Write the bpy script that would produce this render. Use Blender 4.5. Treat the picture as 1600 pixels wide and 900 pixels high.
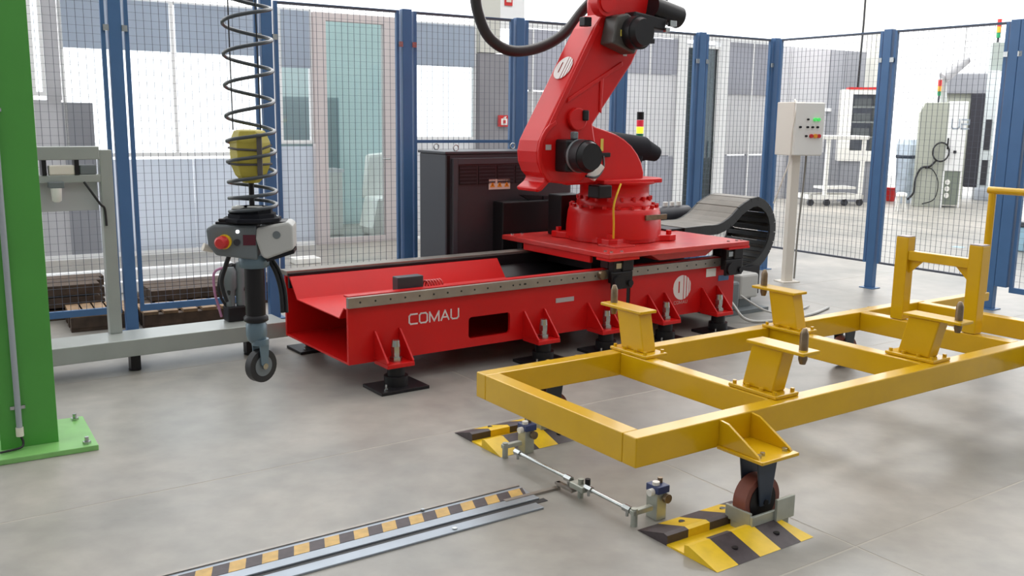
import bpy, math, random
from math import sin, cos, pi, radians
from mathutils import Vector, Matrix
random.seed(7)
for o in list(bpy.data.objects): bpy.data.objects.remove(o)
S = bpy.context.scene
COL = S.collection
# ------------------------------------------------------------------ camera
FPX, H = 1476.34, 1.5
PIT, ROL = radians(10.18), radians(0.753)
_c, _s, _cr, _sr = cos(PIT), sin(PIT), cos(ROL), sin(ROL)
FWD = Vector((0, _c, -_s)); _r = Vector((1, 0, 0)); _u = Vector((0, _s, _c))
RGT = _cr*_r + _sr*_u; UPV = -_sr*_r + _cr*_u
EYE = Vector((0, 0, H))
cam = bpy.data.cameras.new('camera'); camo = bpy.data.objects.new('camera', cam); COL.objects.link(camo)
cam.sensor_width = 36; cam.lens = 36*FPX/1600; cam.clip_end = 200
M = Matrix((RGT, UPV, -FWD)).transposed().to_4x4(); M.translation = EYE
camo.matrix_world = M; S.camera = camo
def ray(px, py): return FWD + RGT*((px-800)/FPX) - UPV*((py-450)/FPX)
def gp(px, py, z=0.0):          # point of the horizontal plane z seen at a pixel
    v = ray(px, py); return EYE + v*((z-H)/v.z)
# ------------------------------------------------------------------ world, light, exposure
W = bpy.data.worlds.new('world'); S.world = W; W.use_nodes = True
bgn = W.node_tree.nodes['Background']
bgn.inputs[0].default_value = (0.97, 0.985, 1.0, 1); bgn.inputs[1].default_value = 2.6
def area(name, loc, size, sy, power, target, col=(1, 1, 1)):
    l = bpy.data.lights.new(name, 'AREA'); l.shape = 'RECTANGLE'; l.size = size; l.size_y = sy; l.energy = power; l.color = col
    o = bpy.data.objects.new(name, l); COL.objects.link(o); o.location = loc
    o.rotation_euler = (Vector(target)-Vector(loc)).to_track_quat('-Z', 'Y').to_euler(); return o
area('added_fill_light', (1.5, 9.0, 6.6), 10, 2.0, 300, (1.5, 8.0, 0), (1, 0.98, 0.95))  # added overhead light, no visible source, brightens the area by the fence
area('added_fill_light', (0.0, 3.0, 6.6), 10, 1.6, 45, (0, 3.0, 0), (1, 0.98, 0.95))  # added weak overhead fill for the foreground, no visible source
area('added_fill_light', (7.0, 17.0, 6.6), 8, 4.0, 700, (7, 17, 0), (1, 0.99, 0.97))  # added overhead light that brightens the far hall, no visible source
S.view_settings.view_transform = 'Standard'; S.view_settings.look = 'None'
S.view_settings.exposure = 0.0; S.view_settings.gamma = 1
# ------------------------------------------------------------------ materials
def mat(name, col, rough=0.5, metal=0.0, var=0.0, scale=6.0, emit=None, alpha=None, spec=0.5, bump=0.0, coat=0.0):
    m = bpy.data.materials.new(name); m.use_nodes = True
    nt = m.node_tree; b = nt.nodes['Principled BSDF']
    b.inputs['Base Color'].default_value = (*col, 1); b.inputs['Roughness'].default_value = rough
    b.inputs['Metallic'].default_value = metal; b.inputs['Specular IOR Level'].default_value = spec
    b.inputs['Coat Weight'].default_value = coat; b.inputs['Coat Roughness'].default_value = 0.13
    tc = nt.nodes.new('ShaderNodeTexCoord'); nz = nt.nodes.new('ShaderNodeTexNoise')
    nz.inputs['Scale'].default_value = scale; nz.inputs['Detail'].default_value = 5
    nt.links.new(tc.outputs['Object'], nz.inputs['Vector'])
    if var > 0:
        cr = nt.nodes.new('ShaderNodeValToRGB')
        cr.color_ramp.elements[0].position = 0.3; cr.color_ramp.elements[1].position = 0.7
        cr.color_ramp.elements[0].color = (*[max(0, c*(1-var)) for c in col], 1)
        cr.color_ramp.elements[1].color = (*[min(1, c*(1+var)) for c in col], 1)
        nt.links.new(nz.outputs['Fac'], cr.inputs[0]); nt.links.new(cr.outputs[0], b.inputs['Base Color'])
    if bump > 0:
        bp = nt.nodes.new('ShaderNodeBump'); bp.inputs['Strength'].default_value = bump; bp.inputs['Distance'].default_value = 0.004
        n2 = nt.nodes.new('ShaderNodeTexNoise'); n2.inputs['Scale'].default_value = scale*12
        nt.links.new(tc.outputs['Object'], n2.inputs['Vector']); nt.links.new(n2.outputs['Fac'], bp.inputs['Height']); nt.links.new(bp.outputs[0], b.inputs['Normal'])
    if emit: b.inputs['Emission Color'].default_value = (*emit[0], 1); b.inputs['Emission Strength'].default_value = emit[1]
    if alpha is not None: b.inputs['Alpha'].default_value = alpha
    return m
def floor_mat():
    m = mat('polished_concrete', (0.36, 0.335, 0.31), 0.34, spec=0.55)
    nt = m.node_tree; b = nt.nodes['Principled BSDF']
    tc = nt.nodes['Texture Coordinate']; geo = nt.nodes.new('ShaderNodeNewGeometry')
    a = nt.nodes.new('ShaderNodeTexNoise'); a.inputs['Scale'].default_value = 0.9; a.inputs['Detail'].default_value = 7; a.inputs['Roughness'].default_value = 0.6; a.inputs['Distortion'].default_value = 0.6
    c = nt.nodes.new('ShaderNodeTexNoise'); c.inputs['Scale'].default_value = 7; c.inputs['Detail'].default_value = 6
    for n in (a, c): nt.links.new(geo.outputs['Position'], n.inputs['Vector'])
    r1 = nt.nodes.new('ShaderNodeValToRGB'); e = r1.color_ramp.elements
    e[0].position = 0.32; e[0].color = (0.225, 0.222, 0.205, 1); e[1].position = 0.68; e[1].color = (0.37, 0.342, 0.305, 1)
    r2 = nt.nodes.new('ShaderNodeValToRGB'); e = r2.color_ramp.elements
    e[0].position = 0.35; e[0].color = (0.88, 0.88, 0.88, 1); e[1].position = 0.7; e[1].color = (1.06, 1.06, 1.06, 1)
    mx = nt.nodes.new('ShaderNodeMix'); mx.data_type = 'RGBA'; mx.blend_type = 'MULTIPLY'; mx.inputs[0].default_value = 1
    nt.links.new(a.outputs['Fac'], r1.inputs[0]); nt.links.new(c.outputs['Fac'], r2.inputs[0])
    nt.links.new(r1.outputs[0], mx.inputs[6]); nt.links.new(r2.outputs[0], mx.inputs[7]); nt.links.new(mx.outputs[2], b.inputs['Base Color'])
    r3 = nt.nodes.new('ShaderNodeMapRange'); r3.inputs[3].default_value = 0.26; r3.inputs[4].default_value = 0.48
    nt.links.new(a.outputs['Fac'], r3.inputs[0]); nt.links.new(r3.outputs[0], b.inputs['Roughness'])
    return m
def glass_mat(name, tint, refl=0.06, rough=0.02):
    m = bpy.data.materials.new(name); m.use_nodes = True; nt = m.node_tree; nt.nodes.clear()
    o = nt.nodes.new('ShaderNodeOutputMaterial'); t = nt.nodes.new('ShaderNodeBsdfTransparent'); g = nt.nodes.new('ShaderNodeBsdfGlossy'); x = nt.nodes.new('ShaderNodeMixShader')
    lw = nt.nodes.new('ShaderNodeFresnel'); lw.inputs[0].default_value = 1.45
    t.inputs[0].default_value = (*tint, 1); g.inputs['Roughness'].default_value = rough
    nt.links.new(lw.outputs[0], x.inputs[0]); nt.links.new(t.outputs[0], x.inputs[1]); nt.links.new(g.outputs[0], x.inputs[2]); nt.links.new(x.outputs[0], o.inputs[0])
    return m
def trans_mat(name, col, tcol, rough=0.35, var=0.08, scale=1.0, mix=0.5):
    m = mat(name, col, rough, var=var, scale=scale); nt = m.node_tree; b = nt.nodes['Principled BSDF']; o = nt.nodes['Material Output']
    t = nt.nodes.new('ShaderNodeBsdfTranslucent'); t.inputs[0].default_value = (*tcol, 1)
    x = nt.nodes.new('ShaderNodeMixShader'); x.inputs[0].default_value = mix
    nt.links.new(b.outputs[0], x.inputs[1]); nt.links.new(t.outputs[0], x.inputs[2]); nt.links.new(x.outputs[0], o.inputs[0]); return m
FLOOR = floor_mat()
JOINT = mat('joint_filler', (0.385, 0.355, 0.31), 0.6, var=0.1)
RED = mat('robot_red', (0.60, 0.008, 0.008), 0.34, var=0.05, coat=0.15, scale=3, spec=0.3)
REDD = mat('red_plate', (0.56, 0.03, 0.026), 0.34, var=0.12, coat=0.2, scale=9)
YEL = mat('yellow_paint', (0.66, 0.385, 0.004), 0.3, var=0.06, coat=0.6, scale=4, spec=0.2)
YEL2 = mat('safety_yellow', (0.80, 0.52, 0.01), 0.4, var=0.08, scale=20)
GRN = mat('green_paint', (0.075, 0.32, 0.05), 0.42, var=0.05, scale=3)
GRNP = mat('green_plate_sheen', (0.22, 0.50, 0.15), 0.33, var=0.12, scale=7)  # lighter than the column green: sheen put into the colour
BLU = mat('fence_blue', (0.06, 0.15, 0.32), 0.42, var=0.05)
WIRE = mat('fence_wire', (0.10, 0.115, 0.15), 0.5)
TOPR = mat('fence_rail_grey', (0.09, 0.10, 0.13), 0.5)
ZINC = mat('zinc', (0.46, 0.48, 0.48), 0.24, metal=0.95, var=0.1, scale=20)
STEEL = mat('ground_steel', (0.33, 0.30, 0.27), 0.35, metal=0.7, var=0.1, scale=12)
ALU = mat('aluminium_paint', (0.36, 0.38, 0.36), 0.3, metal=0.2, var=0.05)
GREYM = mat('plate_grey', (0.33, 0.37, 0.42), 0.32, metal=0.5, var=0.08)
BLK = mat('black_rubber', (0.012, 0.012, 0.014), 0.5, var=0.1)
BLKG = mat('black_metal', (0.012, 0.011, 0.013), 0.4, spec=0.3)
TAPEK = mat('tape_black', (0.055, 0.04, 0.045), 0.5, var=0.2, scale=30)
TAPEY = mat('tape_yellow', (0.55, 0.34, 0.09), 0.45, var=0.15, scale=30)
DKG = mat('dark_grey_enamel', (0.030, 0.030, 0.038), 0.4, var=0.05)
DKG2 = mat('cabinet_side_grey', (0.060, 0.066, 0.078), 0.4)
HOSE = mat('hose_rubber', (0.022, 0.020, 0.022), 0.45)
CHN = mat('chain_plastic', (0.020, 0.020, 0.020), 0.42, var=0.15, scale=15)
CHT = mat('chain_lid', (0.15, 0.132, 0.108), 0.45, var=0.15, scale=12)
WHT = mat('white_enamel', (0.86, 0.85, 0.81), 0.4)
CREAM = mat('cream_enamel', (0.76, 0.70, 0.62), 0.45)
PINKW = trans_mat('door_frame_white', (0.80, 0.75, 0.75), (0.62, 0.56, 0.56), 0.4, 0.04, 1, .4)
WFR = mat('mullion_white', (0.86, 0.87, 0.88), 0.4)
PBL = trans_mat('pale_blue_panel', (0.64, 0.68, 0.74), (0.72, 0.75, 0.80), 0.2, 0.14, 0.9, 0.6)  # translucent panels from here on are lightened in colour to imitate background glare
PGR = trans_mat('grey_blind', (0.56, 0.57, 0.62), (0.47, 0.48, 0.54), 0.45, 0.10, 1.2)
PGR2 = trans_mat('grey_panel', (0.62, 0.62, 0.64), (0.60, 0.60, 0.62), 0.35, 0.07, 1.1)
PGR3 = mat('dark_grey_panel', (0.27, 0.28, 0.31), 0.4, var=0.12, scale=0.8)
PWH = trans_mat('pale_panel', (0.78, 0.78, 0.78), (0.78, 0.78, 0.80), 0.35, 0.04, 1, .55)
ROLL = trans_mat('roller_blind', (0.50, 0.55, 0.63), (0.62, 0.68, 0.76), 0.6, 0.1, 1.3)
TEAL = trans_mat('teal_board', (0.60, 0.68, 0.68), (0.60, 0.69, 0.69), 0.4, 0.1, 1)
TEALD = trans_mat('dark_teal_board', (0.42, 0.52, 0.54), (.34, .42, .44), 0.4, 0.1, 1)
LBLU = mat('light_blue_plastic', (0.34, 0.56, 0.70), 0.4, var=0.1)
BROWN = mat('brown_polyurethane', (0.20, 0.062, 0.045), 0.45, var=0.1)
BRASS = mat('tarnished_steel_pin', (0.23, 0.17, 0.11), 0.35, metal=0.7, var=0.2, scale=30)
WOOD = mat('pallet_wood', (0.27, 0.17, 0.09), 0.7, var=0.35, scale=14)
WOODD = mat('pallet_wood_dark', (0.07, 0.045, 0.03), 0.8, var=0.3, scale=14)
NAVY = mat('navy_steel', (0.022, 0.035, 0.06), 0.4)
GALV = mat('galvanised_plate', (0.40, 0.42, 0.37), 0.38, metal=0.4, var=0.15, scale=10)
REDP = mat('red_plastic', (0.62, 0.03, 0.03), 0.35)
REDE = mat('red_lamp', (0.6, 0.02, 0.04), 0.3, emit=((1, 0.05, 0.1), 0.25))
YELE = mat('yellow_lamp', (0.8, 0.6, 0.0), 0.3, emit=((1, 0.75, 0.05), 1.2))
GRNE = mat('green_lamp', (0.02, 0.25, 0.10), 0.3)
GRNB = mat('green_button', (0.10, 0.75, 0.16), 0.3, emit=((0.1, 1, 0.2), 0.3))
ORG = mat('orange_button', (0.85, 0.35, 0.03), 0.35)
DISP = mat('dark_red_window', (0.10, 0.012, 0.025), 0.25)
COVY = mat('cover_yellow', (0.52, 0.43, 0.06), 0.5, var=0.15, scale=14)
COVE = mat('cover_piping', (0.10, 0.09, 0.09), 0.6)
BLGR = mat('blue_grey_casting', (0.13, 0.19, 0.23), 0.35, metal=0.2)
BELL = mat('bellows_fabric', (0.010, 0.011, 0.016), 0.8, spec=0.25)
LGR = mat('light_grey_plastic', (0.50, 0.50, 0.48), 0.4)
MGR = mat('mid_grey_plastic', (0.15, 0.17, 0.18), 0.4)
LOGO = mat('white_print', (0.80, 0.72, 0.70), 0.5)
PINKP = mat('faded_white_print', (0.70, 0.36, 0.34), 0.5)
LABY = mat('label_yellow', (0.75, 0.62, 0.10), 0.5)
LABW = mat('label_silver', (0.48, 0.42, 0.42), 0.5)
PURP = mat('purple_cable', (0.40, 0.17, 0.30), 0.5)
YELC = mat('yellow_cable', (0.80, 0.50, 0.02), 0.5)
MACH = mat('machine_grey_green', (0.42, 0.44, 0.38), 0.4, var=0.05, scale=1)
HALLC = mat('column_concrete', (0.62, 0.62, 0.57), 0.7, var=0.05, scale=0.8)
LOUV = mat('louvre_dark', (0.013, 0.010, 0.013), 0.45)
GLASS = glass_mat('window_glass', (0.95, 0.97, 0.98))
GLASST = glass_mat('teal_glass', (0.86, 0.92, 0.92))
GLASSD = glass_mat('smoked_glass', (0.30, 0.36, 0.38))
FILM = mat('stretch_film', (0.50, 0.58, 0.68), 0.2, var=0.35, scale=2.5)

# ------------------------------------------------------------------ mesh helpers
class MB:
    def __init__(s): s.v = []; s.f = []; s.mi = []; s.sm = []
    def add(s, vs, fs, mi=0, smooth=False):
        n = len(s.v); s.v += [tuple(v) for v in vs]
        for f in fs: s.f.append([i+n for i in f]); s.mi.append(mi); s.sm.append(smooth)
        return s
    def box(s, x0, x1, y0, y1, z0, z1, mi=0):
        vs = [(x, y, z) for z in (z0, z1) for y in (y0, y1) for x in (x0, x1)]
        return s.add(vs, [(0, 2, 3, 1), (4, 5, 7, 6), (0, 1, 5, 4), (2, 6, 7, 3), (0, 4, 6, 2), (1, 3, 7, 5)], mi)
    def hexa(s, b, t, mi=0):   # 4 bottom, 4 top points
        return s.add(list(b)+list(t), [(3, 2, 1, 0), (4, 5, 6, 7), (0, 1, 5, 4), (1, 2, 6, 5), (2, 3, 7, 6), (3, 0, 4, 7)], mi)
    def prism(s, prof, a, b, ax='y', mi=0):   # profile in the two other axes
        n = len(prof)
        def p(q, t):
            return (q[0], t, q[1]) if ax == 'y' else ((t, q[0], q[1]) if ax == 'x' else (q[0], q[1], t))
        vs = [p(q, a) for q in prof]+[p(q, b) for q in prof]
        fs = [list(range(n)), list(range(2*n-1, n-1, -1))]+[(i, (i+1) % n, n+(i+1) % n, n+i) for i in range(n)]
        fs[2:] = [f[::-1] for f in fs[2:]]
        return s.add(vs, fs, mi)
    def cyl(s, p, q, r, r2=None, n=16, mi=0, smooth=True, cap=True):
        p = Vector(p); q = Vector(q); r2 = r if r2 is None else r2
        d = (q-p).normalized(); a = d.orthogonal().normalized(); b = d.cross(a)
        vs = [p+(a*cos(2*pi*i/n)+b*sin(2*pi*i/n))*r for i in range(n)]+[q+(a*cos(2*pi*i/n)+b*sin(2*pi*i/n))*r2 for i in range(n)]
        s.add(vs, [(i, (i+1) % n, n+(i+1) % n, n+i) for i in range(n)], mi, smooth)
        if cap: s.add(vs[:n], [list(range(n))[::-1]], mi); s.add(vs[n:], [list(range(n))], mi)
        return s
    def tube(s, pts, r, n=10, mi=0, cap=True):
        pts = [Vector(p) for p in pts]; m = len(pts); rings = []
        t0 = (pts[1]-pts[0]).normalized(); a = t0.orthogonal().normalized()
        for i, p in enumerate(pts):
            t = (pts[min(i+1, m-1)]-pts[max(i-1, 0)]).normalized()
            a = (a-t*a.dot(t)).normalized(); b = t.cross(a)
            rr = r[i] if isinstance(r, (list, tuple)) else r
            rings.append([p+(a*cos(2*pi*k/n)+b*sin(2*pi*k/n))*rr for k in range(n)])
        vs = [v for R in rings for v in R]
        fs = [(i*n+k, i*n+(k+1) % n, (i+1)*n+(k+1) % n, (i+1)*n+k) for i in range(m-1) for k in range(n)]
        s.add(vs, fs, mi, True)
        if cap: s.add(rings[0], [list(range(n))[::-1]], mi); s.add(rings[-1], [list(range(n))], mi)
        return s
    def lathe(s, c, prof, n=28, mi=0, smooth=True, ph=0):   # prof (r, z) round a vertical axis
        m = len(prof)
        vs = [(c[0]+r*cos(2*pi*k/n+ph), c[1]+r*sin(2*pi*k/n+ph), c[2]+z) for r, z in prof for k in range(n)]
        fs = [(i*n+k, i*n+(k+1) % n, (i+1)*n+(k+1) % n, (i+1)*n+k) for i in range(m-1) for k in range(n)]
        s.add(vs, fs, mi, smooth)
        s.add(vs[:n], [list(range(n))[::-1]], mi); s.add(vs[-n:], [list(range(n))], mi); return s
def spline(pts, k=8):
    pts = [Vector(p) for p in pts]; out = []
    for i in range(len(pts)-1):
        p0 = pts[max(i-1, 0)]; p1 = pts[i]; p2 = pts[i+1]; p3 = pts[min(i+2, len(pts)-1)]
        for j in range(k):
            t = j/k
            out.append(0.5*((2*p1)+(p2-p0)*t+(2*p0-5*p1+4*p2-p3)*t*t+(3*p1-p0-3*p2+p3)*t**3))
    out.append(pts[-1]); return out
class Frame:
    def __init__(s, o, ang): s.o = Vector((o[0], o[1], 0)); s.deg = ang; s.a = radians(ang)
    def W(s, x, y, z=0): return s.o+Vector((cos(s.a)*x-sin(s.a)*y, sin(s.a)*x+cos(s.a)*y, z))
    def L(s, p): q = Vector(p)-s.o; return Vector((q.x*cos(s.a)+q.y*sin(s.a), -q.x*sin(s.a)+q.y*cos(s.a), p[2]))
    def g(s, px, py, z=0): return s.L(gp(px, py, z))
    def v(s, px, py, ly):
        n = Vector((-sin(s.a), cos(s.a), 0)); p0 = s.W(0, ly); r = ray(px, py)
        return s.L(EYE+r*((p0-EYE).dot(n)/r.dot(n)))
def mkobj(name, mb, mats, bevel=0, seg=2):
    me = bpy.data.meshes.new(name)
    if isinstance(mb, MB):
        me.from_pydata(mb.v, [], mb.f)
        for p, i, sm in zip(me.polygons, mb.mi, mb.sm): p.material_index = i; p.use_smooth = sm
    else: me = mb
    if isinstance(mb, MB):
        for m in (mats if isinstance(mats, (list, tuple)) else [mats]): me.materials.append(m)
    o = bpy.data.objects.new(name, me); COL.objects.link(o)
    if bevel:
        b = o.modifiers.new('bevel', 'BEVEL'); b.width = bevel; b.segments = seg; b.limit_method = 'ANGLE'; b.angle_limit = radians(40)
        b.harden_normals = False
    return o
class Thing:
    """Empty at the base of a thing; parts are given in the coordinates of its frame."""
    def __init__(s, name, frame, base, label=None, cat=None, group=None, kind=None):
        s.fr = frame; s.b = Vector(base)
        o = bpy.data.objects.new(name, None); COL.objects.link(o); s.o = o; o.empty_display_size = 0.1
        o.location = frame.W(*base); o.rotation_euler = (0, 0, frame.a)
        if label: o['label'] = label
        if cat: o['category'] = cat
        if group: o['group'] = group
        if kind: o['kind'] = kind
    def part(s, name, mb, m, parent=None, bevel=0, label=None, kind=None):
        o = mkobj(name, mb, m, bevel)
        if parent is None: o.parent = s.o; o.location = -s.b
        else: o.parent = parent
        if label: o['label'] = label
        if kind: o['kind'] = kind
        return o
def inst(src, parent, loc, rot=None):
    o = src.copy(); COL.objects.link(o); o.parent = parent; o.location = loc
    if rot is not None: o.rotation_euler = rot
    return o
WF = Frame((0, 0), 0)                       # world
YF = Frame((0.444, 3.172), 34.76)           # yellow trolley frame
FF = Frame((0.47, 3.359), 34.76)            # floor lines, strip and ramps
RF = Frame((-0.898, 5.074), 35.77)          # robot rail
BF = Frame((2.586, 9.66), 31.84)            # back fence, origin in the corner
QF = Frame((3.307, 8.613), -55.46)          # right fence

# ------------------------------------------------------------------ floor
fl = Thing('floor', FF, (0, 0, 0), kind='structure')
xs = [-24, -6.9, -3.18, 0.54, 4.26, 7.98, 30]; ys = [-12, -4.31, -2.449, -0.587, 1.275, 3.137, 4.999, 14]
fl.part('joint_filler', MB().box(xs[0], xs[-1], ys[0], ys[-1], -0.3, -0.0006), JOINT)
for i in range(len(xs)-1):
    for j in range(len(ys)-1):
        fl.part('concrete_slab', MB().box(xs[i]+.005, xs[i+1]-.005, ys[j]+.005, ys[j+1]-.005, -0.05, 0), FLOOR)

# ------------------------------------------------------------------ unseen hall shell, added to darken the camera side
CEIL = mat('ceiling_paint', (0.55, 0.55, 0.54), 0.8); HWALL = mat('hall_wall_paint', (0.42, 0.43, 0.43), 0.8)
ce = Thing('unseen_ceiling', FF, (0, 0, 7.2), kind='structure')
for k in range(5):
    ya = -9.5+k*3.7; ce.part('roof_panel', MB().box(-12, 22, ya, ya+2.5, 7.2, 7.35), CEIL)
T = Thing('unseen_wall_front', FF, (4, -9.6, 0), kind='structure'); T.part('panel', MB().box(-12, 22, -9.7, -9.5, 0, 7.2), HWALL)
T = Thing('unseen_wall_left', FF, (-12, 0, 0), kind='structure'); T.part('panel', MB().box(-12.2, -12, -9.5, 9, 0, 7.2), HWALL)
# ------------------------------------------------------------------ back wall
wl = Thing('wall_back', BF, (0, 3.78, 0), kind='structure')
Y0 = 3.78
def wbox(T, name, x0, x1, z0, z1, m, y=Y0, th=0.08, bevel=0.0, parent=None):
    return T.part(name, MB().box(x0, x1, y, y+th, z0, z1), m, bevel=bevel)
wbox(wl, 'base_panel', -9.5, -6.35, 0, 2.65, PGR2)
wbox(wl, 'mullion', -6.35, -6.31, 0, 2.65, WFR); 
wbox(wl, 'base_panel', -6.06, -5.77, 0, 1.60, PGR3); wbox(wl, 'base_panel', -6.31, -6.06, 0, 1.62, PGR2)
wbox(wl, 'mullion', -6.18, -6.05, 1.62, 2.65, PGR2, th=0.12)
xx = -5.77
for w in (0.98, 0.98):
    wbox(wl, 'base_panel', xx+.01, xx+w-.01, 0.05, 1.02, PBL); xx += w
wbox(wl, 'mullion', -3.86, -3.82, 0, 2.65, WFR)
wbox(wl, 'base_panel', -3.81, -3.44, 0.05, 1.15, PBL)
wbox(wl, 'kick_strip', -6.35, -3.44, 0, 0.05, WFR, y=Y0-.01)
wbox(wl, 'pillar', -2.34, -2.14, 0, 2.7, WFR, y=Y0-.02, th=.12)
wbox(wl, 'base_panel', -2.13, -1.27, 0.03, 1.20, PWH)
wbox(wl, 'pillar', -1.26, -0.74, 0, 2.30, trans_mat('grey_pillar', (0.48, 0.47, 0.50), (.3, .3, .32), 0.4, 0.12, 1.5), y=Y0-.06, th=.2)
wbox(wl, 'mullion', -0.70, -0.55, 0, 2.7, WFR)
for a, b in ((-0.54, -0.44), (-0.42, 0.07), (0.09, 1.02)):
    wbox(wl, 'base_panel', a, b, 0.03, 1.85, PGR2); wbox(wl, 'blind', a, b, 1.87, 2.64, PGR, y=Y0-.01)
for a, b in ((1.03, 1.53), (1.55, 2.04)):
    wbox(wl, 'base_panel', a, b, 1.0, 2.14, PWH); wbox(wl, 'blind', a, b, 2.15, 2.64, PGR, y=Y0-.01); wbox(wl, 'skirt_panel', a, b, 0.03, 0.98, PGR)
for x in (-0.43, 0.08, 1.54): wbox(wl, 'mullion', x-.012, x+.012, 0.03, 2.64, WFR, y=Y0-.015)
wbox(wl, 'pillar', 2.05, 2.20, 0, 2.7, WFR, y=Y0-.03, th=.14); wbox(wl, 'pillar', 2.87, 3.04, 0, 2.7, WFR, y=Y0-.03, th=.14)
for a, b in ((3.06, 3.55), (3.57, 4.12)):
    wbox(wl, 'base_panel', a, b, 1.0, 1.9, PWH); wbox(wl, 'blind', a, b, 1.9, 2.66, PGR, y=Y0-.01); wbox(wl, 'skirt_panel', a, b, 0.03, 0.98, PGR)
wbox(wl, 'mullion', 3.548, 3.572, 0.03, 2.66, WFR, y=Y0-.015)
wbox(wl, 'top_rail', -0.72, 4.14, 2.66, 2.74, WFR)
# windows (bright daylight openings with grey blinds on top)
def window(n, x0, x1, z0, z1, blind, nm=1):
    T = Thing('window_%d' % n, BF, (x0, Y0, z0), kind='structure')
    f = MB()
    f.box(x0, x1, Y0, Y0+.06, z0, z0+.04); f.box(x0, x1, Y0, Y0+.06, z1-.03, z1)
    for i in range(nm+1):
        x = x0+(x1-x0-.03)*i/nm; f.box(x, x+.03, Y0, Y0+.06, z0+.04, z1-.03)
    T.part('window_frame', f, WFR)
    for i in range(nm):
        a = x0+(x1-x0)*i/nm+.03; b = x0+(x1-x0)*(i+1)/nm-.03
        T.part('pane', MB().box(a, b, Y0+.025, Y0+.031, z0+.04, z1-.03), GLASS)
        if blind < z1: T.part('blind', MB().box(a, b, Y0-.012, Y0-.004, blind, z1-.02), ROLL)
window(1, -6.04, -3.86, 1.05, 2.66, 2.14, 2)
window(2, -3.81, -3.42, 1.18, 2.68, 2.03)
window(3, -2.13, -1.27, 1.22, 2.64, 2.12)
window(4, -6.31, -6.19, 1.66, 2.66, 2.66)
# glazed door with its reveal
d1 = Thing('door_1', BF, (-2.9, Y0, 0), kind='structure')
d1.part('door_frame', MB().box(-3.41, -3.26, Y0-.03, Y0+.07, 0, 2.66).box(-2.54, -2.35, Y0-.03, Y0+.07, 0, 2.66).box(-3.26, -2.54, Y0-.03, Y0+.07, 2.57, 2.66).box(-3.26, -2.54, Y0-.03, Y0+.07, 0, .07), PINKW, bevel=.004)
d1.part('pane', MB().box(-3.26, -2.54, Y0+.02, Y0+.028, .07, 2.57), GLASST)
d1.part('door_handle', MB().cyl((-2.50, Y0-.04, 1.0), (-2.50, Y0-.08, 1.0), .01).cyl((-2.50, Y0-.08, 1.0), (-2.60, Y0-.08, 1.0), .01), ZINC)
d2 = Thing('door_2', BF, (2.5, Y0, 0), kind='structure')
d2.part('door_frame', MB().box(2.20, 2.24, Y0-.02, Y0+.06, 0, 2.58).box(2.83, 2.87, Y0-.02, Y0+.06, 0, 2.58).box(2.24, 2.83, Y0-.02, Y0+.06, 2.54, 2.58), WFR)
d2.part('pane', MB().box(2.24, 2.83, Y0+.01, Y0+.02, 0.02, 2.54), GLASSD)
d2.part('door_handle', MB().cyl((2.78, Y0-.05, 0.95), (2.78, Y0-.05, 1.2), .012), ZINC)
ofc = Thing('wall_office', BF, (-2.9, Y0+1.6, 0), kind='structure')
ofc.part('board', MB().box(-3.4, -1.5, Y0+1.9, Y0+2.0, 0, 2.82), TEAL)
ofc.part('board', MB().box(-3.35, -2.52, Y0+1.5, Y0+1.6, 0, 1.74), TEALD)
ofc.part('board', MB().box(1.9, 4.3, Y0+1.2, Y0+1.3, 0, 2.72), PGR3)
nook = Thing('storage_box', BF, (-2.9, Y0+0.9, 0), 'white box on the floor behind the glazed door', 'box')
nook.part('carton', MB().box(-3.12, -2.78, Y0+.75, Y0+1.1, 0, .80), WHT, bevel=.01); nook.part('lid', MB().box(-3.14, -2.76, Y0+.73, Y0+1.12, .80, .84), PWH, bevel=.005)
cov = Thing('covered_chair', BF, (-2.35, Y0+0.6, 0), 'white cloth-covered chair at the right inside the glazed door', 'chair')
cov.part('seat_cover', MB().prism([(-2.52, .0), (-2.58, .12), (-2.50, .5), (-2.1, .5), (-2.1, 0)], Y0+.3, Y0+.75), WHT, bevel=.04)
cov.part('backrest_cover', MB().prism([(-2.50, .45), (-2.44, 1.02), (-2.1, 1.05), (-2.1, .45)], Y0+.7, Y0+.85), WHT, bevel=.04)
# right part of the hall
w2 = Thing('wall_hall', BF, (8, 6.3, 0), kind='structure')
for a, b, m in ((6.6, 7.15, PGR2), (7.17, 8.28, PGR2), (8.30, 8.72, PGR3), (8.74, 9.36, PGR3)):
    w2.part('panel', MB().box(a, b, 6.3, 6.4, 0, 2.93), m)
w2.part('skirt_panel', MB().box(7.2, 9.36, 6.26, 6.3, 0, 0.9), PGR3)
for p in ((7.6, 8.0), (8.0, 8.4)): w2.part('window_strip', MB().box(p[0], p[1]-.02, 6.27, 6.3, 1.72, 1.78), WFR)
cl = Thing('pillar_hall', BF, (9.7, 6.2, 0), kind='structure')
a = BF.v(1358, 200, 6.2); b = BF.v(1394, 200, 6.2)
cl.part('shaft', MB().box(a.x, b.x, 6.2, 6.6, 0, 6), HALLC, bevel=.01)
pw = Thing('power_cable', BF, (BF.v(1346, 200, 6.15).x, 6.15, 0), 'black cable running down beside the concrete pillar behind the right fence', 'cable')
xa = BF.v(1349, 30, 6.15).x
pw.part('sheath', MB().tube([(xa+.0, 6.15, 6), (xa+.02, 6.15, 3.5), (xa-.02, 6.15, 2.0), (xa-.03, 6.15, 0.0)], .02), BLK)
fs = Thing('fire_sign', BF, (-1.02, Y0-.07, 1.4), 'red square fire equipment sign with a white symbol on the grey pillar behind the fence', 'sign')
a = BF.v(778, 180, 3.70); b = BF.v(796, 198, 3.70)
fs.part('plate', MB().box(a.x, b.x, 3.69, 3.70, b.z, a.z), REDP)
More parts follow.
